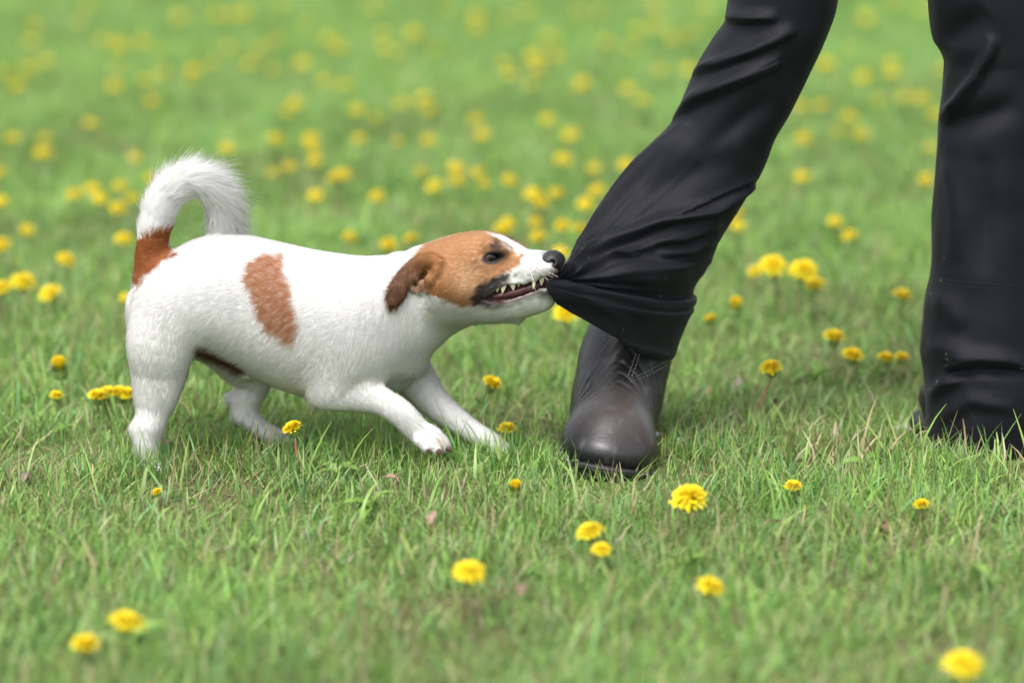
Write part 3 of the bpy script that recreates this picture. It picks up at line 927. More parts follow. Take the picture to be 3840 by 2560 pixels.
part('nose', mesh_np('nose', nv - dogroot_loc, nf, [nose_mat]), dog)

# --- teeth
tooth_mat = simple_mat('tooth_enamel', (.72, .66, .47), .22, .5, var=.12, vscale=250)
def tooth(base, tip, r, flat=.6):
    base = np.array(base); tip = np.array(tip)
    V = []; F = []; n = 10; lev = 7
    axv = tip - base; L_ = np.linalg.norm(axv); t = axv / L_
    u = np.array([AXH[0], AXH[1], 0]); u = u - t * (u @ t); u /= np.linalg.norm(u); w = np.cross(t, u)
    for i in range(lev):
        f = i / (lev - 1); rr = r * (1 - f ** 1.6) * (1 if i else .9) + .0002
        bend = -u * (f ** 2) * L_ * .10
        for j in range(n):
            an = 6.2832 * j / n
            V.append(base + axv * f + bend + u * rr * math.cos(an) + w * rr * flat * math.sin(an))
    F = [(i * n + j, i * n + (j + 1) % n, (i + 1) * n + (j + 1) % n, (i + 1) * n + j) for i in range(lev - 1) for j in range(n)]
    V.append(tip - u * L_ * .10); F += [((lev - 1) * n + j, (lev - 1) * n + (j + 1) % n, len(V) - 1) for j in range(n)]
    part('tooth', mesh_py('tooth', np.array(V) - dogroot_loc, F, tooth_mat), dog)
for k_, tip, r, ins in (((2003, 1046), (2003, 1086), 10, .0050), ((2030, 1038), (2034, 1072), 14, .0058), ((1889, 1062), (1888, 1103), 14, .0040),
                        ((1918, 1058), (1930, 1091), 17, .0050), ((1866, 1072), (1867, 1096), 12, .0045), ((1945, 1058), (1947, 1076), 9, .006)):
    P0 = LIPS[k_]
    base = P0 + np.array([0, ins, .002]); yb = base[1]
    tooth(base, at(tip[0], tip[1], yb - .0005), spx(r))

# --- tongue and gum inside the jaw
gum_mat = simple_mat('gum', (.075, .026, .028), .25, .5, bump=.3, bscale=400, var=.4, vscale=120)
gp = []
for q_ in ((1850, 1112), (1900, 1104), (1950, 1092), (2000, 1074), (2040, 1062)):
    w0 = hside(*q_)[2] - .0060
    gp.append(hpt(q_[0], q_[1], -w0))
gv, gf = tube(gp, [.0028, .0040, .0046, .0050, .0035], 10)
part('gum', mesh_py('gum', gv - dogroot_loc, gf, gum_mat), dog)

# --- whiskers
wh_mat = simple_mat('whisker_hair', (.78, .76, .72), .4, .4)
def whisker(pts, r=.00022):
    P = np.array(pts); 
    t = np.linspace(0, 1, 12)[:, None]
    B = P[0] * (1 - t) ** 2 + 2 * P[1] * t * (1 - t) + P[2] * t ** 2
    v, f = tube(B, np.linspace(r, r * .35, 12), 5)
    part('whisker', mesh_py('whisker', v - dogroot_loc, f, wh_mat), dog)
W0 = [(1985, 1012), (1998, 1006), (2006, 1018), (1992, 1024), (2014, 1006), (2020, 1016)]
W1 = [(1998, 1040), (2030, 1018), (2042, 1026), (2000, 1060), (2052, 1010), (2058, 1020)]
W2 = [(2008, 1072), (2056, 1052), (2074, 1040), (2008, 1092), (2086, 1036), (2094, 1040)]
for a, b, c in zip(W0, W1, W2):
    A = hpt(a[0], a[1], None); y = A[1]
    whisker([A, at(b[0], b[1], y - .012), at(c[0], c[1], y - .020)])
for a, b, c in (((2062, 948), (2075, 930), (2100, 926)), ((2080, 950), (2105, 925), (2145, 930)), ((2095, 975), (2110, 962), (2140, 955)), ((2096, 985), (2115, 975), (2138, 972))):
    y = dyc(a[0]); whisker([at(a[0], a[1], y + .006), at(b[0], b[1], y + .018), at(c[0], c[1], y + .03)])
for a, b, c in (((1944, 1196), (1965, 1230), (1990, 1262)), ((1942, 1196), (1956, 1222), (1972, 1252)), ((1985, 1168), (1998, 1180), (2010, 1200))):
    y = dyc(a[0]); whisker([at(a[0], a[1], y), at(b[0], b[1], y - .004), at(c[0], c[1], y - .006)], .00016)

# --- claws
claw_mat = simple_mat('claw_horn', (.085, .045, .035), .35, .5, var=.4, vscale=200)
for (ax_, ay_, bx_, by_, yy) in ((1602, 1684, 1612, 1702, -79), (1642, 1690, 1650, 1710, -79), (1678, 1680, 1694, 1698, -66), (1668, 1668, 1690, 1684, -52),
                             (1866, 1722, 1874, 1736, -10), (1900, 1722, 1912, 1737, -4), (1914, 1708, 1928, 1724, 8), (616, 1768, 634, 1778, -55), (618, 1768, 637, 1777, -66)):
    A = at(ax_, ay_, yy / 1000); B = at(bx_, by_, yy / 1000 - .003)
    t = np.linspace(0, 1, 5)[:, None]
    pts = A * (1 - t) + B * t + np.array([0, 0, .0015]) * np.sin(t * 3.14)
    v, f = tube(pts, [.0034, .0032, .0026, .0016, .0004], 8)
    part('claw', mesh_py('claw', v - dogroot_loc, f, claw_mat), dog)
# ================================================================== PERSON (legs in black work trousers, leather boots)
person_loc = np.array([at(2950, 1720)[0], .08, 0.0])
person = thing('person', 'person in black work trousers and leather boots, one trouser leg stretched by the dog', 'person', person_loc)

def cat_rows(tab, n):
    """smooth interpolation of rows (first column is the parameter)"""
    T = np.array(tab, float); t = np.linspace(T[0, 0], T[-1, 0], n)
    out = np.zeros((n, T.shape[1]))
    k = np.clip(np.searchsorted(T[:, 0], t) - 1, 0, len(T) - 2)
    for c in range(T.shape[1]):
        y = T[:, c]; x = T[:, 0]
        dlt = np.diff(y) / np.diff(x); m_ = np.zeros(len(y)); m_[0] = dlt[0]; m_[-1] = dlt[-1]
        m_[1:-1] = np.where(dlt[:-1] * dlt[1:] > 0, 2 * dlt[:-1] * dlt[1:] / (dlt[:-1] + dlt[1:] + 1e-12), (dlt[:-1] + dlt[1:]) * .12)
        h_ = x[k + 1] - x[k]; u = (t - x[k]) / h_
        out[:, c] = (2 * u**3 - 3 * u**2 + 1) * y[k] + (u**3 - 2 * u**2 + u) * h_ * m_[k] + (-2 * u**3 + 3 * u**2) * y[k + 1] + (u**3 - u**2) * h_ * m_[k + 1]
    out[:, 0] = t
    return out

def loft(tab, n, m_, folds=(), wr=0.0, seed=0, pull=None):
    """tab rows: t, Lx, Ly, Lyd(mm), Rx, Ry, Ryd(mm), half depth (mm), tip sharpness; rings joined into a sleeve"""
    Rw = cat_rows(tab, n)
    ang = np.linspace(0, 2 * math.pi, m_, endpoint=False)
    V = np.zeros((n, m_, 3))
    for i, r in enumerate(Rw):
        Lp = at(r[1], r[2], r[3] / 1000); Rp = at(r[4], r[5], r[6] / 1000)
        Cc = (Lp + Rp) / 2; A = (Rp - Lp) / 2
        u = np.cos(ang); s_ = np.sin(ang)
        sh = ((1 + u) / 2 + .02) ** r[8]
        dep = s_ * r[7] / 1000 * sh
        up_ = np.array([0, 1.0, 0.0])
        V[i] = Cc + A[None] * u[:, None] + up_[None] * dep[:, None]
    # outward normals
    dphi = np.roll(V, -1, 1) - np.roll(V, 1, 1); dt = np.gradient(V, axis=0)
    Nn = np.cross(dphi, dt); Nn /= np.linalg.norm(Nn, axis=2)[..., None] + 1e-12
    cen = V.mean(1, keepdims=True)
    if ((V - cen) * Nn).sum() < 0: Nn = -Nn
    P = V.reshape(-1, 3); NN = Nn.reshape(-1, 3)
    x, y = to_px(P)
    front = np.clip(-NN[:, 1] * 1.6 + .15, 0, 1)
    disp = np.zeros(len(P))
    for pts, amp, w, asym in folds:
        dd = line_d(x, y, pts)
        # signed side: steeper below the ridge than above it
        a = np.array(pts, float); mid = a[len(a) // 2]; tg = a[-1] - a[0]; tg /= np.linalg.norm(tg)
        side = np.sign((x - mid[0]) * -tg[1] + (y - mid[1]) * tg[0])
        ww = np.where(side * np.sign(tg[0] + 1e-9) > 0, w * asym, w)
        L_ = np.zeros(len(P))
        # fade towards both ends of the ridge line
        seg_t = np.clip(((x - a[0][0]) * tg[0] + (y - a[0][1]) * tg[1]) / np.linalg.norm(a[-1] - a[0]), -.2, 1.2)
        fade = np.clip(1.15 - np.abs(seg_t - .45) ** 2 * 2.2, 0, 1)
        disp += 1.7 * amp / 1000 * np.exp(-(dd / ww) ** 2) * front * fade
    if pull:                                          # tension folds fanning out from the bite
        (bx, by), amp, r0, r1 = pull
        rr = np.hypot(x - bx, y - by); an = np.arctan2(y - by, x - bx)
        ph = an * 8.5 + .9 * np.sin(an * 5 + 1.0) + .0012 * rr
        rid = (1 - np.abs(np.sin(ph))) ** 2.4
        an2 = an * 17 + 1.3 * np.sin(an * 7) + .002 * rr
        rid = rid + .45 * (1 - np.abs(np.sin(an2))) ** 1.5
        disp += amp / 1000 * rid * np.clip(rr / r0, 0, 1) * np.exp(-(rr / r1) ** 2) * np.clip(front + .3, 0, 1)
    disp += wr * (vnoise(P, 9, seed + 1) * .6 + vnoise(P * np.array([1, 1, .6]), 22, seed + 2) * .25)
    P = P + NN * disp[:, None]
    idx = np.arange(n * m_).reshape(n, m_)
    F = np.stack([idx[:-1], np.roll(idx, -1, 1)[:-1], np.roll(idx, -1, 1)[1:], idx[1:]], -1).reshape(-1, 4)
    return P, F, Rw

# cloth: near-black twill with specks of dried mud
m, N_, L_, out = new_mat('trouser_twill')
b_ = pbsdf(N_, L_, out, .66, .20)
b_.inputs['Sheen Weight'].default_value = .04; b_.inputs['Sheen Roughness'].default_value = .45
b_.inputs['Sheen Tint'].default_value = (.75, .75, .9, 1)
tc = N_.new('ShaderNodeTexCoord')
nz = N_.new('ShaderNodeTexNoise'); nz.inputs['Scale'].default_value = 14; nz.inputs['Detail'].default_value = 6
L_.new(tc.outputs['Object'], nz.inputs['Vector'])
rp = N_.new('ShaderNodeValToRGB')
rp.color_ramp.elements[0].position = .35; rp.color_ramp.elements[0].color = (.0034, .0039, .0066, 1)
rp.color_ramp.elements[1].position = .75; rp.color_ramp.elements[1].color = (.0062, .0068, .0104, 1)
L_.new(nz.outputs['Fac'], rp.inputs[0])
sp = N_.new('ShaderNodeTexVoronoi'); sp.inputs['Scale'].default_value = 70; sp.inputs['Randomness'].default_value = 1
dn = N_.new('ShaderNodeTexNoise'); dn.inputs['Scale'].default_value = 160; L_.new(tc.outputs['Object'], dn.inputs['Vector'])
dv = N_.new('ShaderNodeMix'); dv.data_type = 'VECTOR'; dv.inputs['Factor'].default_value = .012
L_.new(tc.outputs['Object'], dv.inputs['A']); L_.new(dn.outputs['Color'], dv.inputs['B']); L_.new(dv.outputs['Result'], sp.inputs['Vector'])
lt = N_.new('ShaderNodeMath'); lt.operation = 'LESS_THAN'; lt.inputs[1].default_value = .13
L_.new(sp.outputs['Distance'], lt.inputs[0])
wn_ = N_.new('ShaderNodeTexWhiteNoise'); L_.new(sp.outputs['Position'], wn_.inputs['Vector'])
gt = N_.new('ShaderNodeMath'); gt.operation = 'GREATER_THAN'; gt.inputs[1].default_value = .86
L_.new(wn_.outputs['Value'], gt.inputs[0])
spz = N_.new('ShaderNodeSeparateXYZ'); L_.new(tc.outputs['Object'], spz.inputs[0])
hz = N_.new('ShaderNodeMapRange'); hz.inputs['From Min'].default_value = .30; hz.inputs['From Max'].default_value = .20
L_.new(spz.outputs['Z'], hz.inputs['Value'])
m1 = N_.new('ShaderNodeMath'); m1.operation = 'MULTIPLY'; L_.new(lt.outputs[0], m1.inputs[0]); L_.new(gt.outputs[0], m1.inputs[1])
m2 = N_.new('ShaderNodeMath'); m2.operation = 'MULTIPLY'; L_.new(m1.outputs[0], m2.inputs[0]); L_.new(hz.outputs[0], m2.inputs[1])
mx = N_.new('ShaderNodeMix'); mx.data_type = 'RGBA'
L_.new(m2.outputs[0], mx.inputs['Factor']); L_.new(rp.outputs[0], mx.inputs['A']); mx.inputs['B'].default_value = (.13, .12, .10, 1)
L_.new(mx.outputs['Result'], b_.inputs['Base Color'])
wv_ = N_.new('ShaderNodeTexNoise'); wv_.inputs['Scale'].default_value = 900; wv_.inputs['Detail'].default_value = 2
L_.new(tc.outputs['Object'], wv_.inputs['Vector'])
bp = N_.new('ShaderNodeBump'); bp.inputs['Strength'].default_value = .25; bp.inputs['Distance'].default_value = .0006
L_.new(wv_.outputs['Fac'], bp.inputs['Height']); L_.new(bp.outputs[0], b_.inputs['Normal'])
cloth = m

# --- the leg that is being pulled: from the hip down to the cuff, the front of the hem drawn out to the dog's teeth
YM = dyc(2060) * 1000 - 27
YU = dyc(2085) * 1000 + 4
LEG1 = [(-6, 3060, -1500, 90, 3700, -1500, 90, 95, 0), (-4, 2900, -900, 85, 3450, -900, 85, 92, 0), (-2, 2760, -330, 82, 3200, -330, 82, 82, 0), (-1, 2736, -120, 80, 3152, -120, 80, 76, 0), (0, 2730, 0, 80, 3138, 10, 80, 73, 0), (.35, 2724, 38, 80, 3128, 60, 80, 72, 0), (.7, 2720, 75, 80, 3112, 110, 80, 72, 0),
        (1.2, 2670, 150, 80, 3082, 180, 80, 70, 0), (2, 2600, 270, 80, 3045, 255, 80, 68, 0), (3, 2530, 447, 80, 2958, 430, 80, 66, 0),
        (4, 2442, 540, 74, 2900, 530, 80, 66, .05), (5, 2322, 690, 55, 2850, 650, 80, 66, .2), (6, 2222, 850, 20, 2768, 785, 80, 66, .4),
        (7, 2150, 970, -25, 2688, 925, 82, 66, .6), (7.6, 2104, 1022, YU + 6, 2652, 1000, 82, 66, .7), (8, 2080, 1046, YU, 2606, 1075, 82, 66, .75), (8.3, 2092, 1064, YU + 2, 2596, 1100, 82, 62, .8), (8.6, 2100, 1066, YU + 6, 2580, 1100, 84, 52, .85)]
FOLDS1 = [([(2728, 62), (2800, 70), (2900, 66)], 6, 26, .6), ([(2600, 268), (2700, 245), (2830, 190), (2960, 120)], 7, 26, .55), ([(2532, 446), (2620, 372), (2760, 305), (2910, 235)], 9, 34, .5),
          ([(2110, 1010), (2200, 900), (2300, 750), (2420, 610), (2560, 470)], 8, 36, .8), ([(2130, 1015), (2300, 915), (2480, 835), (2680, 780), (2820, 700)], 9, 30, .45),
          ([(2130, 1030), (2260, 985), (2380, 960)], 5, 22, .6), ([(2470, 905), (2560, 895), (2690, 840)], 4, 18, .6), ([(2480, 950), (2590, 940), (2690, 885)], 4, 18, .6),
          ([(2640, 560), (2760, 470), (2880, 380)], -5, 46, 1), ([(2450, 720), (2600, 640), (2740, 600)], -5, 60, 1), ([(2300, 1010), (2420, 1030), (2560, 1010)], 5, 46, .8)]
P1, F1, R1 = loft(LEG1, 300, 180, FOLDS1, .0014, 70, ((2085, 1052), 8.0, 120, 600))
# cuff: the band of hem below the overhanging cloth
CUFF = [(0, 2100, 1072, YM + 12, 2560, 1112, 84, 44, .75), (.12, 2070, 1050, YM + 3, 2604, 1108, 82, 60, .75), (.22, 2048, 1052, YM, 2616, 1116, 82, 66, .72), (.34, 2050, 1066, YM, 2612, 1136, 82, 67, .70), (.45, 2058, 1090, YM, 2602, 1150, 82, 66, .66), (.52, 2064, 1100, YM + 1, 2606, 1160, 82, 66, .64),
        (.6, 2070, 1112, YM + 2, 2592, 1180, 82, 65, .62), (.8, 2082, 1130, YM + 8, 2558, 1258, 82, 63, .6), (1.0, 2098, 1142, YM + 14, 2524, 1338, 82, 62, .55), (1.02, 2102, 1140, YM + 14, 2518, 1338, 82, 59, .55), (1.12, 2120, 1128, YM + 18, 2515, 1300, 82, 57, .5)]
FOLDSC = [([(2090, 1095), (2250, 1150), (2400, 1210)], -2.0, 40, 1), ([(2070, 1085), (2200, 1120), (2330, 1190)], 3, 34, .8), ([(2060, 1060), (2250, 1092), (2450, 1135)], 2, 18, 1), ([(2330, 1290), (2430, 1318), (2520, 1335)], 2, 16, 1)]
P2, F2, R2 = loft(CUFF, 100, 180, FOLDSC, .0009, 80, ((2060, 1080), 1.4, 140, 420))

# --- the standing leg
LEG2 = [(-4, 3380, -1500, 80, 4050, -1500, 80, 95, 0), (-2, 3420, -700, 78, 4030, -700, 78, 90, 0), (-1, 3462, -200, 75, 3990, -200, 75, 84, 0), (0, 3482, 0, 75, 3965, 0, 75, 80, 0), (.8, 3494, 80, 75, 3958, 80, 75, 79, 0), (1.5, 3503, 150, 75, 3952, 150, 75, 78, 0), (2, 3532, 200, 75, 3945, 200, 75, 76, 0), (2.3, 3545, 232, 75, 3940, 235, 75, 74, 0),
        (3, 3540, 290, 75, 3935, 290, 75, 74, 0), (3.6, 3526, 380, 75, 3938, 380, 75, 75, 0), (4.2, 3519, 450, 75, 3940, 450, 75, 75, 0), (5, 3512, 560, 75, 3940, 560, 75, 74, 0), (7, 3498, 800, 75, 3935, 800, 75, 74, 0), (9, 3486, 1040, 75, 3932, 1040, 75, 75, 0), (10, 3464, 1180, 75, 3935, 1180, 75, 78, 0),
        (11, 3454, 1310, 75, 3940, 1310, 75, 82, 0), (11.6, 3464, 1380, 75, 3940, 1380, 75, 82, 0), (12.2, 3468, 1450, 75, 3940, 1450, 75, 82, 0), (13, 3469, 1560, 75, 3945, 1560, 75, 84, 0), (13.6, 3476, 1650, 75, 3950, 1650, 75, 84, 0), (13.7, 3482, 1652, 75, 3944, 1652, 75, 80, 0), (14, 3490, 1620, 75, 3938, 1620, 75, 78, 0)]
FOLDS2 = [([(3524, 440), (3600, 385), (3670, 290), (3720, 160)], 8, 26, .6), ([(3560, 470), (3680, 440), (3800, 400)], -7, 50, 1), ([(3520, 180), (3600, 120), (3680, 60)], -5, 50, 1),
          ([(3560, 1372), (3660, 1345), (3760, 1352), (3850, 1372)], 6, 34, .4), ([(3580, 1400), (3680, 1390), (3820, 1398)], -5, 22, 1), ([(3500, 1300), (3560, 1310), (3640, 1330)], 4, 40, .7),
          ([(3500, 1480), (3540, 1440), (3600, 1420)], 5, 26, .7), ([(3560, 640), (3600, 800), (3590, 950)], 4, 40, 1), ([(3500, 1120), (3560, 1150), (3600, 1220)], 4, 44, 1), ([(3540, 1560), (3640, 1500), (3780, 1520)], 4, 34, .8),
          ([(3690, 620), (3700, 800), (3690, 1000)], -3, 40, 1)]
P3, F3, R3 = loft(LEG2, 260, 160, FOLDS2, .0020, 90)
# seat of the trousers joining both legs above the frame
hipL = at(3380, -1480, .085); hipR = at(3715, -1480, .08)
SEAT = [(0, 3050, -1480, 85, 4060, -1480, 85, 102, 0), (1, 3060, -1800, 85, 4050, -1800, 85, 120, 0), (2, 3120, -2150, 85, 3990, -2150, 85, 115, 0), (2.2, 3120, -2260, 85, 3990, -2260, 85, 114, 0), (2.25, 3140, -2260, 85, 3970, -2260, 85, 108, 0)]
P4, F4, R4 = loft(SEAT, 60, 180, (), .002, 95)
PV, PF, o_ = [], [], 0
for P_, F_ in ((P1, F1), (P2, F2), (P3, F3), (P4, F4)):
    PV.append(P_); PF.append(F_ + o_); o_ += len(P_)
tr = part('trousers', mesh_np('trousers', np.concatenate(PV) - person_loc, np.concatenate(PF), [cloth]), person)
tr['label'] = 'black work trousers with mud specks, one hem bitten'

# seam stitching, laid on the cloth
bvh_t = BVHTree.FromPolygons([tuple(v) for v in np.concatenate(PV)], [tuple(f) for f in np.concatenate(PF)])
def on_cloth(bvh, x, y, off=.0004):
    d_ = Vector(ray(x, y)).normalized()
    h_ = bvh.ray_cast(Vector(CAM), d_)
    return None if h_[0] is None else h_[0] - d_ * off
def stitches(name, bvh, lines, mat, parent, loc, step=10, dash=6, r=.00028):
    V, F, o = [], [], 0
    for pts in lines:
        a = np.array(pts, float); seg = np.linalg.norm(np.diff(a, axis=0), axis=1); cum = np.r_[0, np.cumsum(seg)]
        for s0 in np.arange(0, cum[-1] - dash, step):
            q = [on_cloth(bvh, np.interp(s1, cum, a[:, 0]), np.interp(s1, cum, a[:, 1])) for s1 in (s0, s0 + dash / 2, s0 + dash)]
            if any(k is None for k in q) or max((q[0] - q[1]).length, (q[1] - q[2]).length) > .006: continue
            v, f = tube([np.array(k) for k in q], r, 5)
            V.append(v - loc); F += [tuple(i + o for i in ff) for ff in f]; o += len(v)
    if V:
        o_ = part(name, mesh_py(name, np.concatenate(V), F, mat), parent); o_['kind'] = 'stuff'; return o_
thread = simple_mat('dark_thread', (.035, .034, .038), .7, .2)
stitches('seam_stitching', bvh_t, [[(3492, 1030), (3560, 1050), (3650, 1060), (3760, 1066), (3840, 1072)], [(3490, 1046), (3560, 1068), (3650, 1078), (3760, 1084), (3840, 1090)],
    [(3828, 200), (3826, 700), (3822, 1000), (3800, 1200), (3795, 1360)], [(2180, 1105), (2300, 1135), (2420, 1185), (2560, 1220)]], thread, tr, person_loc)

# --- boots
m, N_, L_, out = new_mat('boot_leather')
b_ = pbsdf(N_, L_, out, .42, .5)
tc = N_.new('ShaderNodeTexCoord')
nz = N_.new('ShaderNodeTexNoise'); nz.inputs['Scale'].default_value = 22; nz.inputs['Detail'].default_value = 7; nz.inputs['Roughness'].default_value = .65
L_.new(tc.outputs['Object'], nz.inputs['Vector'])
sep = N_.new('ShaderNodeSeparateXYZ'); L_.new(tc.outputs['Object'], sep.inputs[0])
# scuffed toe: dusty brown where the foot bends and at the toe cap
dist = N_.new('ShaderNodeVectorMath'); dist.operation = 'DISTANCE'; dist.inputs[1].default_value = (.015, -.085, .075)
L_.new(tc.outputs['Object'], dist.inputs[0])
md = N_.new('ShaderNodeMapRange'); md.inputs['From Min'].default_value = .075; md.inputs['From Max'].default_value = .015
L_.new(dist.outputs['Value'], md.inputs['Value'])
ml = N_.new('ShaderNodeMath'); ml.operation = 'MULTIPLY'; L_.new(md.outputs[0], ml.inputs[0]); L_.new(nz.outputs['Fac'], ml.inputs[1])
ml2 = N_.new('ShaderNodeMath'); ml2.operation = 'MULTIPLY'; ml2.use_clamp = True; L_.new(ml.outputs[0], ml2.inputs[0]); ml2.inputs[1].default_value = 1.9
mx = N_.new('ShaderNodeMix'); mx.data_type = 'RGBA'
mx.inputs['A'].default_value = (.011, .0112, .0145, 1); mx.inputs['B'].default_value = (.058, .047, .043, 1)
L_.new(ml2.outputs[0], mx.inputs['Factor'])
# dust speckle
n2_ = N_.new('ShaderNodeTexNoise'); n2_.inputs['Scale'].default_value = 110; n2_.inputs['Detail'].default_value = 5
mp = N_.new('ShaderNodeMapping'); mp.inputs['Scale'].default_value = (1, .6, .5)
L_.new(tc.outputs['Object'], mp.inputs[0]); L_.new(mp.outputs[0], n2_.inputs['Vector'])
mr = N_.new('ShaderNodeMapRange'); mr.inputs['From Min'].default_value = .57; mr.inputs['From Max'].default_value = .74; mr.inputs['To Max'].default_value = .6
L_.new(n2_.outputs['Fac'], mr.inputs['Value'])
mx2 = N_.new('ShaderNodeMix'); mx2.data_type = 'RGBA'
L_.new(mr.outputs[0], mx2.inputs['Factor']); L_.new(mx.outputs['Result'], mx2.inputs['A']); mx2.inputs['B'].default_value = (.085, .076, .066, 1)
L_.new(mx2.outputs['Result'], b_.inputs['Base Color'])
rr_ = N_.new('ShaderNodeMapRange'); rr_.inputs['To Min'].default_value = .28; rr_.inputs['To Max'].default_value = .50
L_.new(nz.outputs['Fac'], rr_.inputs['Value']); L_.new(rr_.outputs[0], b_.inputs['Roughness'])
nb = N_.new('ShaderNodeTexNoise'); nb.inputs['Scale'].default_value = 320; nb.inputs['Detail'].default_value = 4
L_.new(tc.outputs['Object'], nb.inputs['Vector'])
bp = N_.new('ShaderNodeBump'); bp.inputs['Strength'].default_value = .28; bp.inputs['Distance'].default_value = .0008
L_.new(nb.outputs['Fac'], bp.inputs['Height']); L_.new(bp.outputs[0], b_.inputs['Normal'])
leather = m
sole_mat = simple_mat('boot_rubber', (.022, .020, .021), .6, .4, bump=.5, bscale=300, var=.5, vscale=90)

# boot in its own space: toe towards -y, heel at +y, x to the right, sole on z = 0
def boot_upper(lean):
    B = Field((-.085, -.165, .0), (.125, .17, .285), .0019)
    # toe box, vamp, instep, heel, shaft
    B.ell((0, -.090, .040), (.0545, .058, .031), .012)
    B.cone((0, -.075, .040), (0, .03, .052), .049, .046, .02)
    B.cone((.001, -.075, .046), (.004, .012, .084), .036, .047, .03)
    B.cone((0, .06, .045), (0, .105, .045), .038, .036, .02)
    B.cone((.002, .060, .06), (.004, .045, .115), .042, .046, .025)
    B.cone((.004, .045, .115), (.004 + lean, .045, .140), .046, .047, .02)
    B.cone((.006, .005, .088), (.010, .036, .135), .046, .045, .03)
    # flat underneath
    sl, X, Y, Z = B.box((-.085, -.165, 0), (.125, .17, .285))
    B.f = np.maximum(B.f, (.0145 - Z + 0 * X + 0 * Y).astype(np.float32))
    v, f = B.surface()
    nn = vert_normals(v, f)
    # walking creases across the vamp
    cy = v[:, 1] + .35 * np.abs(v[:, 0]) 
    w = np.exp(-((cy + .035) / .022) ** 2) * np.clip((v[:, 2] - .04) / .03, 0, 1)
    cr = np.sin(cy * 2 * math.pi / .011 + 2.0 * vnoise(v, 12, 5)) * .5 + .5
    v = v - nn * (w * cr ** 4 * .0015)[:, None] + nn * (vnoise(v, 14, 9) * .0006)[:, None]
    return v, f
def sole_outline(grow):
    pts = [(0, -.150), (.022, -.147), (.042, -.132), (.055, -.105), (.058, -.075), (.054, -.04), (.045, 0), (.040, .04), (.041, .08), (.040, .115), (.028, .138), (0, .146),
           (-.028, .138), (-.040, .115), (-.040, .08), (-.039, .04), (-.042, 0), (-.050, -.04), (-.055, -.075), (-.052, -.105), (-.040, -.132), (-.021, -.147)]
    P = np.array(pts); n = len(P); t = np.linspace(0, n, 132, endpoint=False); i = t.astype(int); u = (t - i)[:, None]
    p0, p1, p2, p3 = P[(i - 1) % n], P[i % n], P[(i + 1) % n], P[(i + 2) % n]
    Q = .5 * (2 * p1 + (p2 - p0) * u + (2 * p0 - 5 * p1 + 4 * p2 - p3) * u**2 + (-p0 + 3 * p1 - 3 * p2 + p3) * u**3)
    c = np.array([0, 0]); nrm = np.roll(Q, -1, 0) - np.roll(Q, 1, 0); nrm = np.stack([nrm[:, 1], -nrm[:, 0]], 1); nrm /= np.linalg.norm(nrm, axis=1)[:, None]
    s_ = np.sign((nrm * Q).sum()); return Q + nrm * s_ * grow
def boot_sole():
    levels = [(-.004, .0), (.0, .001), (.0015, .004), (.0015, .016), (.004, .0165), (.0055, .019), (.0055, .025), (.0040, .0275), (-.003, .029), (-.012, .030)]
    V = []; n = 132
    for g_, z in levels:
        Q = sole_outline(g_)
        zt_ = z * .72 + .010 * np.clip((-Q[:, 1] - .085) / .065, 0, 1) ** 2       # toe spring
        V.append(np.c_[Q, zt_])
    # lugs cut into the lower edge
    V = np.stack(V)
    lug = (np.sin(np.arange(n) * 6.2832 / 6) > .2)
    for k_ in (0, 1, 2):
        V[k_, lug, :2] *= .955
    F = [(i * n + j, i * n + (j + 1) % n, (i + 1) * n + (j + 1) % n, (i + 1) * n + j) for i in range(len(levels) - 1) for j in range(n)]
    V = V.reshape(-1, 3); V = np.r_[V, [[0, 0, 0]], [[0, 0, .028]]]
    F += [((j + 1) % n, j, len(V) - 2) for j in range(n)] + [((len(levels) - 1) * n + j, (len(levels) - 1) * n + (j + 1) % n, len(V) - 1) for j in range(n)]
    return V, F
def boot(toe, yaw, lean, label, roll=0.0, z=0.0):
    cy_, sy_ = math.cos(yaw), math.sin(yaw)
    Rz = np.array([[cy_, -sy_, 0], [sy_, cy_, 0], [0, 0, 1]])
    Rr = np.array([[math.cos(roll), 0, math.sin(roll)], [0, 1, 0], [-math.sin(roll), 0, math.cos(roll)]])
    M = Rz @ Rr
    org = toe - Rz @ np.array([0, -.15, 0]) + np.array([0, 0, z])
    e = bpy.data.objects.new('boot', None); e.empty_display_size = .05
    e.location = Vector(org - person_loc); e['label'] = label
    from mathutils import Matrix
    e.rotation_euler = Matrix(M.tolist()).to_euler()
    link(e, person)
    v, f = boot_upper(lean)
    part('upper', mesh_np('boot_upper', v, f, [leather]), e)
    sv, sf = boot_sole()
    part('sole', mesh_py('boot_sole', sv, sf, sole_mat, False), e)
    return e, M, org, v, f
b1, M1, O1, bv, bf = boot(on_ground(2262, 1806), R(-2), .004, 'worn dark leather boot with scuffed toe and pale stitching', R(9), -.011)
wv1 = bv @ M1.T + O1
bvh_b = BVHTree.FromPolygons([tuple(v) for v in wv1], [tuple(f) for f in bf])
pale = simple_mat('pale_thread', (.33, .31, .29), .7, .2)
def loc_stitch(lines):
    V, F, o = [], [], 0
    Mi = M1.T
    for pts in lines:
        a = np.array(pts, float); seg = np.linalg.norm(np.diff(a, axis=0), axis=1); cum = np.r_[0, np.cumsum(seg)]
        for s0 in np.arange(0, cum[-1] - 8, 13):
            q = [on_cloth(bvh_b, np.interp(s1, cum, a[:, 0]), np.interp(s1, cum, a[:, 1]), .0003) for s1 in (s0, s0 + 8)]
            if any(k is None for k in q): continue
            v, f = tube([np.array(k) for k in q], .0005, 5)
            V.append((v - O1) @ M1); F += [tuple(i + o for i in ff) for ff in f]; o += len(v)
    return V, F
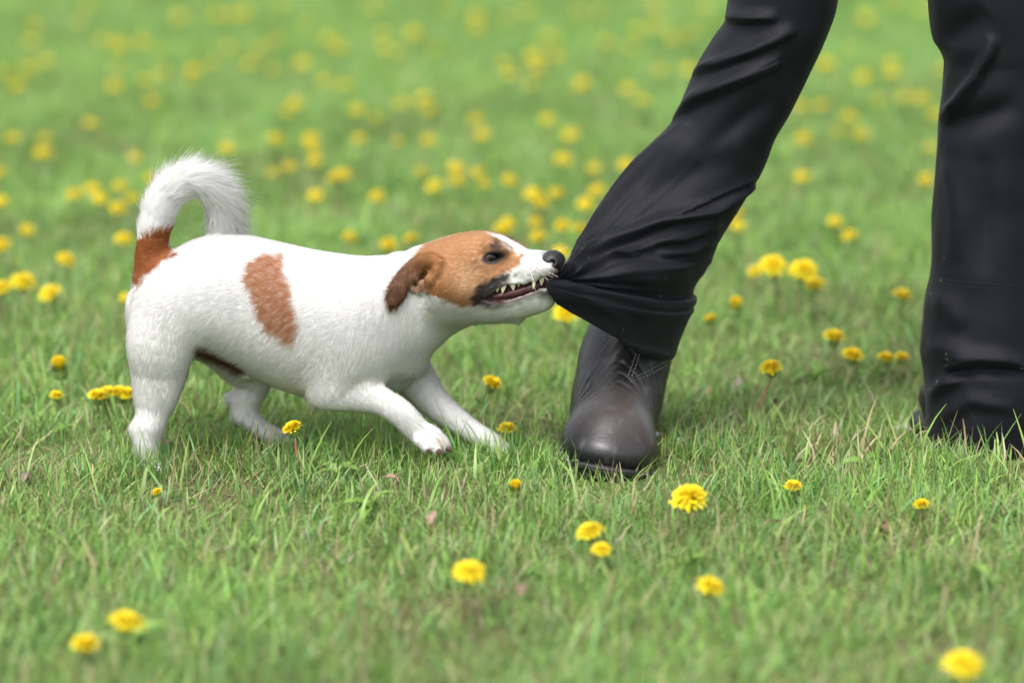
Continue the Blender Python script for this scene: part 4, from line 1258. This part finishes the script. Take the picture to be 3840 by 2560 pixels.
V_, F_ = loc_stitch([[(2385, 1325), (2370, 1370), (2352, 1418)], [(2398, 1328), (2384, 1374), (2366, 1418)], [(2356, 1420), (2420, 1398), (2500, 1352)], [(2362, 1430), (2424, 1410), (2505, 1366)],
    [(2290, 1275), (2268, 1300), (2240, 1340)]])
if V_:
    st = part('stitching', mesh_py('stitching', np.concatenate(V_), F_, pale), b1); st['kind'] = 'stuff'
b2, M2, O2, _, _ = boot(np.array([at(3705, 1600, .075)[0] + .2 * math.sin(R(52)), .095 - .2 * math.cos(R(52)), 0]), R(52), .0, 'dark leather boot half hidden in grass under the straight leg')
# ================================================================== DANDELIONS
pet_mat = attr_mat('dandelion_petal', .55, .25, translucent=.25)
stem_mat = attr_mat('dandelion_stem', .5, .3, translucent=.1)
YEL = np.array([.82, .69, .025]); ORA = np.array([.82, .59, .014])

def head_mesh(name, seed, r, dome, closed=0.0, npet=150):
    """flower head: strap petals from the centre outwards in several whorls"""
    rg = np.random.default_rng(seed)
    V, F, C_ = [], [], []
    for i in range(npet):
        f = (i + .5) / npet
        rad = r * (.20 + .82 * f ** .6) * rg.uniform(.9, 1.1)
        az = i * 2.39996 + rg.uniform(-.25, .25)
        d = np.array([math.cos(az), math.sin(az), 0]); s_ = np.array([-d[1], d[0], 0])
        w = r * .085 * rg.uniform(.8, 1.25)
        topz = dome * (1 - f ** 1.5 * .95) + rg.uniform(-.001, .001)
        o = len(V)
        for k in range(4):
            t = k / 3
            rr = r * .08 + (rad - r * .08) * t * (1 - closed * .62)
            z = -.004 + (topz + .004) * (1 - (1 - t) ** 2.2) + closed * r * .75 * t - .0025 * (t ** 4) * (1 - closed) * f
            ww = w * (.55 + .6 * t) * (1 if k < 3 else .62)
            c = d * rr; V.append(c - s_ * ww + np.array([0, 0, z])); V.append(c + s_ * ww + np.array([0, 0, z - .0004]))
            cc = YEL * (1 - (1 - f) * .55) + ORA * (1 - f) * .55
            cc = cc * rg.uniform(.88, 1.06)
            C_ += [np.minimum(cc, .93)] * 2
        F += [(o, o + 1, o + 3, o + 2), (o + 2, o + 3, o + 5, o + 4), (o + 4, o + 5, o + 7, o + 6)]
    me = mesh_np(name, np.array(V), np.array(F), [pet_mat]); set_col(me, np.array(C_)); return me
def calyx_mesh(r, h):
    V, F, C_ = [], [], []
    prof = [(.30, -h), (.55, -h * .85), (.62, -h * .45), (.60, -.003), (.66, .000)]
    n = 12
    for q, z in prof:
        for j in range(n):
            a = 6.2832 * j / n; k = 1 + .10 * (j % 2)
            V.append((q * r * .62 * k * math.cos(a), q * r * .62 * k * math.sin(a), z)); C_.append((.20, .30, .09))
    for i in range(len(prof) - 1):
        F += [(i * n + j, i * n + (j + 1) % n, (i + 1) * n + (j + 1) % n, (i + 1) * n + j) for j in range(n)]
    # drooping bracts
    for j in range(9):
        a = 6.2832 * j / 9; d = np.array([math.cos(a), math.sin(a), 0]); s_ = np.array([-d[1], d[0], 0]); o = len(V)
        for t in (0, .5, 1):
            c = d * r * (.34 + .22 * t) + np.array([0, 0, -h * .9 - h * .55 * t * t])
            ww = r * .07 * (1 - .8 * t); V += [tuple(c - s_ * ww), tuple(c + s_ * ww)]; C_ += [(.21, .31, .10)] * 2
        F += [(o, o + 1, o + 3, o + 2), (o + 2, o + 3, o + 5, o + 4)]
    me = mesh_np('calyx', np.array(V), np.array(F), [stem_mat]); set_col(me, np.array(C_)); return me
HEADS = {'open': [head_mesh('flower_head', 10 + i, .0195, .0085 + .0015 * i) for i in range(4)],
         'half': [head_mesh('flower_head', 20 + i, .0195, .0075, .22, 120) for i in range(2)],
         'shut': [head_mesh('flower_head', 30, .0150, .005, .70, 80)]}
CAL = calyx_mesh(.0195, .014)

def stem_mesh(base, top, col, r=.0019):
    t = np.linspace(0, 1, 7)[:, None]
    mid = (base + top) / 2 + np.array([RNG.normal(0, .006), RNG.normal(0, .006), 0])
    B = base * (1 - t) ** 2 + 2 * mid * t * (1 - t) + top * t ** 2
    v, f = tube(B - base, np.linspace(r * 1.1, r * .9, 7), 7, False)
    me = mesh_np('stem', v, np.array(f), [stem_mat]); set_col(me, np.tile(col, (len(v), 1))); return me

def dandelion(px, py, kind='open', size=1.0, h=None, tilt=None, label=None, group=None, lean=None, red=False, cal=None):
    h = RNG.uniform(.032, .052) if h is None else h
    top = on_ground(px, py, h)
    if lean is None: lean = RNG.normal(0, .012, 2)
    base = np.array([top[0] + lean[0], top[1] + lean[1], -.002])
    o = thing('dandelion', label, 'dandelion', Vector(base), group)
    hd = part('flower_head', HEADS[kind][RNG.integers(len(HEADS[kind]))], o, Vector(top - base))
    hd.scale = (size,) * 3
    if tilt is None: tilt = (RNG.uniform(.0, .35), RNG.normal(0, .2))     # towards the camera, sideways
    hd.rotation_euler = (tilt[0], tilt[1], RNG.uniform(0, 6.28))
    hd.rotation_mode = 'ZYX' if False else 'XYZ'
    ax = Vector((tilt[1], -math.sin(tilt[0]), 1)).normalized()
    q = ax.to_track_quat('Z', 'Y'); e_ = q.to_euler(); hd.rotation_euler = e_
    if cal if cal is not None else (py > 850):
        c = part('calyx', CAL, hd, None)
    col = np.array([.30, .13, .085]) if red else np.array([.22, .24, .09]) * RNG.uniform(.8, 1.1)
    part('stem', stem_mesh(base, top - np.array(ax) * .010 * size, col), o)
    return o

FAR = [(117,160),(174,231),(106,261),(16,275),(65,321),(441,166),(455,178),(536,158),(601,193),(381,152),(430,324),(441,253),(550,302),(615,272),(571,381),(677,63),(816,57),(920,49),(881,60),(800,239),(724,267),(718,305),(854,180),
 (974,185),(1037,150),(936,239),(1023,261),(1135,239),(1148,90),(1230,144),(1219,305),(1268,180),(1110,389),(1072,422),(340,465),(130,98),(302,82),
 (1285,180),(1296,321),(1435,125),(1552,125),(1548,135),(1443,180),(1487,201),(1639,188),(1683,38),(1786,63),(1786,103),(1906,71),(1977,44),(2178,49),(2254,44),(2064,141),(2009,210),(2000,216),(2085,212),(2015,256),
 (2276,161),(2390,117),(2461,98),(2368,180),(2526,147),(2480,267),(1914,283),(1889,239),(1993,316),(2178,321),(2190,312),(2355,332),(2412,375),(1340,416),(1411,441),(1511,395),(1587,370),(1612,414),(2053,449),(2140,506),(1786,452),(1811,506),
 (1607,528),(1348,520),(1495,533),(3251,65),(3240,72),(3355,11),(3463,33),(3104,239),(3085,245),(3238,288),(3344,239),(3344,272),(3534,264),(3191,180),(3004,400),(3082,397),(3186,438),(3295,375),(3393,367),(3461,373),(3507,430),(3014,522),(3142,501),(3229,509),(3491,555),
 (2593,131),(2653,82),(2587,261),(2640,20),(2460,20),(1060,20),(330,20),(1400,30)]
FAR_LOW = {(130,98),(302,82),(601,193),(381,152),(441,253),(615,272),(718,305),(854,180),(1023,261),(1148,90),(1285,180),(1487,201),(1639,188),(1906,71),(2368,180),(1889,239),(1993,316),(1411,441),(1495,533),(3191,180),(3295,375),(3142,501),(3491,555),(1072,422),(2653,82)}
for p in FAR:
    dandelion(p[0], p[1], 'open', .60 if p in FAR_LOW else RNG.uniform(.66, .82), h=RNG.uniform(.024, .030) if p in FAR_LOW else None,
              label=('yellow dandelion far off in the meadow, seen between the two trouser legs' if p[0] > 2950 else 'yellow dandelion far off in the blurred meadow behind dog and man'), group=('far dandelions between the legs' if p[0] > 2950 else 'dandelions far off in the meadow'))
MID = [(49,517),(169,577),(150,575),(169,522),(0,648),(0,754),(278,732),(348,710),(375,745),(452,699),(441,784),(498,745),(506,593),(566,667),(852,555),(1034,525),(1167,525),(1181,604),(1175,565),(1088,626),(1023,648),(1257,667),(1275,655),(1184,732),
 (2110,599),(2227,631),(1710,634),(1715,680),(1579,650),(1628,697),(1819,694),(1792,648),(1911,680),(1993,724),(2036,767),(2015,745),(2085,727),(2238,716),(2194,765),(1416,740),(1291,653),(1906,838),(1885,862),(2009,835),(2113,849),(2175,861),(2019,886),(1458,922),(1543,891),
 (2350,622),(3009,664),(3474,678),(3131,833),(2767,844),(2761,800),(3186,883),(463,897),(245,975),(5,921),(103,864),(1310,890),(2104,946)]
MID_LOW = {(169,522),(498,745),(506,593),(566,667),(1023,648),(1579,650),(1792,648),(2009,835),(103,864),(2227,631),(1310,890)}
def mid_label(x):
    return ('soft-focus dandelion in the lawn just behind the dog\'s curled tail' if x < 640 else 'soft-focus dandelion in the lawn just behind the dog\'s back' if x < 1480 else
            'soft-focus dandelion in the lawn just behind the dog\'s head' if x < 2400 else 'soft-focus dandelion in the lawn between the two trouser legs')
for p in MID:
    dandelion(p[0], p[1], 'open', .62 if p in MID_LOW else RNG.uniform(.64, .82), h=RNG.uniform(.024, .030) if p in MID_LOW else None,
              label=mid_label(p[0]), group='lawn behind: ' + mid_label(p[0])[24:60])
# the ones that can be told apart
D = dandelion
D(90, 1060, 'open', 1.05, label='round yellow dandelion behind the dog, beside a smaller orange-yellow one')
D(188, 1098, 'open', .95, label='orange-yellow dandelion behind the dog, right beside a rounder one')
D(8, 1079, 'open', .85, label='dandelion peeping in behind a rounder one, away from the dog')
D(473, 1117, 'open', .6, h=.03, label='tiny pale dandelion hidden in grass behind the dog\'s rump')
D(223, 1378, 'shut', 1.2, h=.05, label='closed orange dandelion bud standing alone behind the dog')
D(212, 1484, 'half', .55, h=.03, label='tiny half-open dandelion low in the grass below an orange bud')
for p, s_ in (((365, 1487), .8), ((403, 1476), .8), ((449, 1476), .85), ((479, 1479), .75)):
    D(p[0], p[1], 'half', s_, h=.032, label='small dandelion in the row of four beside the hind leg', group='row of four small dandelions by the hind leg')
D(1099, 1607, 'half', .78, h=.055, red=True, lean=(.012, -.004), tilt=(.2, -.35), label='half-open dandelion on a reddish stem below the dog\'s belly')
D(1845, 1440, 'half', .85, h=.045, tilt=(.2, .5), label='half-open dandelion tipped sideways between forelegs and boot')
D(1903, 1610, 'half', .75, h=.028, label='small dandelion low in grass next to the dog\'s forward paw')
D(2124, 1174, 'open', 1.0, h=.06, tilt=(.45, 0), label='full yellow dandelion right under the stretched trouser hem')
D(2897, 997, 'open', 1.1, h=.075, tilt=(.5, -.1), label='large open dandelion, left-leaning one of a pair between the legs')
D(3014, 1016, 'open', 1.15, h=.080, tilt=(.45, .1), label='largest dandelion between the legs, with a smaller bloom tucked under it')
D(3055, 1063, 'open', .85, h=.055, label='smaller dandelion tucked under the largest bloom between the legs')
D(2832, 1019, 'open', .6, h=.04, label='small faint dandelion beside the big pair between the legs')
D(3384, 1112, 'half', .9, h=.05, label='half-open dandelion nearest the straight trouser leg\'s knee seam')
D(2756, 1152, 'shut', 1.15, h=.05, label='small closed dandelion just behind the pulled trouser cuff')
D(2653, 1204, 'shut', .6, h=.04, label='tiny yellow bud close to the rolled cuff', group='two tiny buds by the cuff')
D(2674, 1199, 'shut', .7, h=.04, label='tiny yellow bud close to the rolled cuff', group='two tiny buds by the cuff')
D(3129, 1267, 'half', .95, h=.05, label='ragged half-open dandelion between the legs, above the low broad-leaved clump')
D(3197, 1335, 'half', .9, h=.04, label='dandelion partly screened by grass between the legs')
D(3322, 1346, 'half', .8, h=.032, label='low dandelion in grass close to the straight trouser leg', group='low dandelions by the straight leg')
D(3382, 1343, 'half', .7, h=.032, label='low dandelion in grass close to the straight trouser leg', group='low dandelions by the straight leg')
D(2892, 1381, 'open', .85, h=.062, tilt=(.12, -.12), red=True, lean=(-.022, -.01), label='sharp dandelion on a long leaning brown stem between the legs')
D(2585, 1870, 'open', 1.1, h=.055, tilt=(.35, -.1), label='big bright dandelion in front of the planted boot')
D(2213, 1992, 'open', .85, h=.045, tilt=(.15, -.3), label='tilted dandelion in front of the boot, above a smaller bloom')
D(2255, 2060, 'open', .6, h=.035, label='small round dandelion under a tilted one in front of the boot')
D(1760, 2142, 'open', .98, h=.055, tilt=(.28, 0), label='oval yellow dandelion alone in the foreground grass below the forepaws')
D(2665, 2200, 'open', .85, h=.045, tilt=(.2, .35), label='dandelion tilted over in the foreground, nearer than the boot')
D(3612, 2490, 'open', 1.0, h=.055, tilt=(.4, 0), label='out-of-focus dandelion in foreground grass below the straight leg')
D(475, 2330, 'open', 1.0, h=.05, tilt=(.1, .15), label='wide flat dandelion in the blurred foreground below the hind leg')
D(320, 2420, 'half', .9, h=.03, label='dull small dandelion in the blurred foreground beside a wide flat one')
D(3455, 1893, 'half', .6, h=.025, label='small ragged orange-yellow dandelion in front of the straight leg')
D(2975, 1825, 'half', .65, h=.022, label='pale low dandelion nearly hidden in grass between the boots')
D(1933, 1830, 'shut', .8, h=.035, label='brownish closed dandelion head in front of the forepaws')
D(590, 1845, 'half', .4, h=.02, label='tiny yellow bloom down in the grass before the hind foot')

# ------------------------------------------------------------------ broad-leaved rosettes and dry leaves
leaf_mat = attr_mat('broad_leaf', .45, .4, translucent=.25)
def leaf_mesh(seed, L, w, toothed, col):
    rg = np.random.default_rng(seed); n = 11
    V, F, C_ = [], [], []
    for i in range(n):
        t = i / (n - 1)
        ww = w * (math.sin(math.pi * min(t ** .75, 1) * .97) + .10 * (1 - t)) * .5
        if toothed: ww *= 1 + .35 * (1 if i % 2 else -1) * (1 - t * .5)
        x = L * t; z = L * (.55 * t - .62 * t * t)
        for k in (-1, -.5, 0, .5, 1):
            V.append((x - abs(k) * (L * .03 if toothed else 0), k * ww, z + abs(k) * ww * .45 + rg.normal(0, .0006)))
            c = np.array(col) * (1.25 if k == 0 else 1) * rg.uniform(.92, 1.08)
            C_.append(c)
    for i in range(n - 1):
        for k in range(4):
            F.append((i * 5 + k, i * 5 + k + 1, (i + 1) * 5 + k + 1, (i + 1) * 5 + k))
    me = mesh_np('leaf', np.array(V), np.array(F), [leaf_mat]); set_col(me, np.clip(np.array(C_), 0, .8)); return me
LEAVES = [leaf_mesh(1, .085, .022, True, (.15, .28, .05)), leaf_mesh(2, .07, .026, False, (.18, .31, .06)), leaf_mesh(3, .075, .020, True, (.17, .28, .06)), leaf_mesh(4, .06, .020, False, (.19, .31, .12))]
def rosette(px, py, n, s_, kind, label, group=None, up=.2):
    base = on_ground(px, py)
    o = thing('leaf_rosette', label, 'plant', Vector(base), group)
    a0 = RNG.uniform(0, 6.28)
    for i in range(n):
        l = part('leaf', LEAVES[kind if RNG.random() < .7 else RNG.integers(4)], o, (0, 0, .006))
        l.rotation_euler = (RNG.normal(0, .25), -up + RNG.normal(0, .25), a0 + 6.28 * i / n + RNG.normal(0, .3))
        sc_ = s_ * RNG.uniform(.5, .85); l.scale = (sc_,) * 3
for q in [(1270, 1800, 4, .8, 1), (1390, 1930, 4, .8, 1), (3060, 1440, 5, .7, 0), (3240, 1400, 5, .6, 0), (240, 1640, 3, .6, 1), (600, 1450, 4, .6, 0), (3250, 1760, 3, .7, 1), (1960, 1900, 4, .7, 1), (480, 2440, 4, .9, 1), (3700, 2200, 5, .6, 0), (2560, 2150, 5, .6, 0), (1180, 1700, 3, .8, 1)]:
    rosette(*q, 'low broad-leaved plant spreading in the lawn', 'broad-leaved plants in the lawn')
DRY = [(620, 1660, .05, (.33, .21, .14)), (1500, 1810, .03, (.42, .28, .22)), (70, 1780, .05, (.35, .26, .22)), (2480, 1625, .03, (.55, .60, .50)), (2560, 1640, .028, (.52, .58, .48)),
       (2925, 1530, .045, (.24, .15, .12)), (2790, 1430, .035, (.40, .32, .33)), (3420, 1610, .03, (.5, .45, .4)), (1240, 1740, .035, (.45, .5, .38)), (3330, 1990, .04, (.3, .19, .12)), (2940, 1960, .04, (.35, .24, .17)), (1610, 1970, .03, (.4, .27, .2)), (1960, 2200, .045, (.3, .2, .15)), (800, 2080, .035, (.35, .25, .2))]
for i, (x, y, L, c) in enumerate(DRY):
    L *= .75; me = leaf_mesh(50 + i, L, L * .42, False, np.array(c) * .8)
    o = link(bpy.data.objects.new('dry_leaf', me)); b0 = on_ground(x, y, .012)
    o.location = b0; o.rotation_euler = (RNG.normal(0, .5), RNG.normal(-.1, .4), RNG.uniform(0, 6.28))
    o['label'] = 'small withered leaf lying among the grass blades'; o['category'] = 'leaf'; o['group'] = 'withered leaves on the lawn'
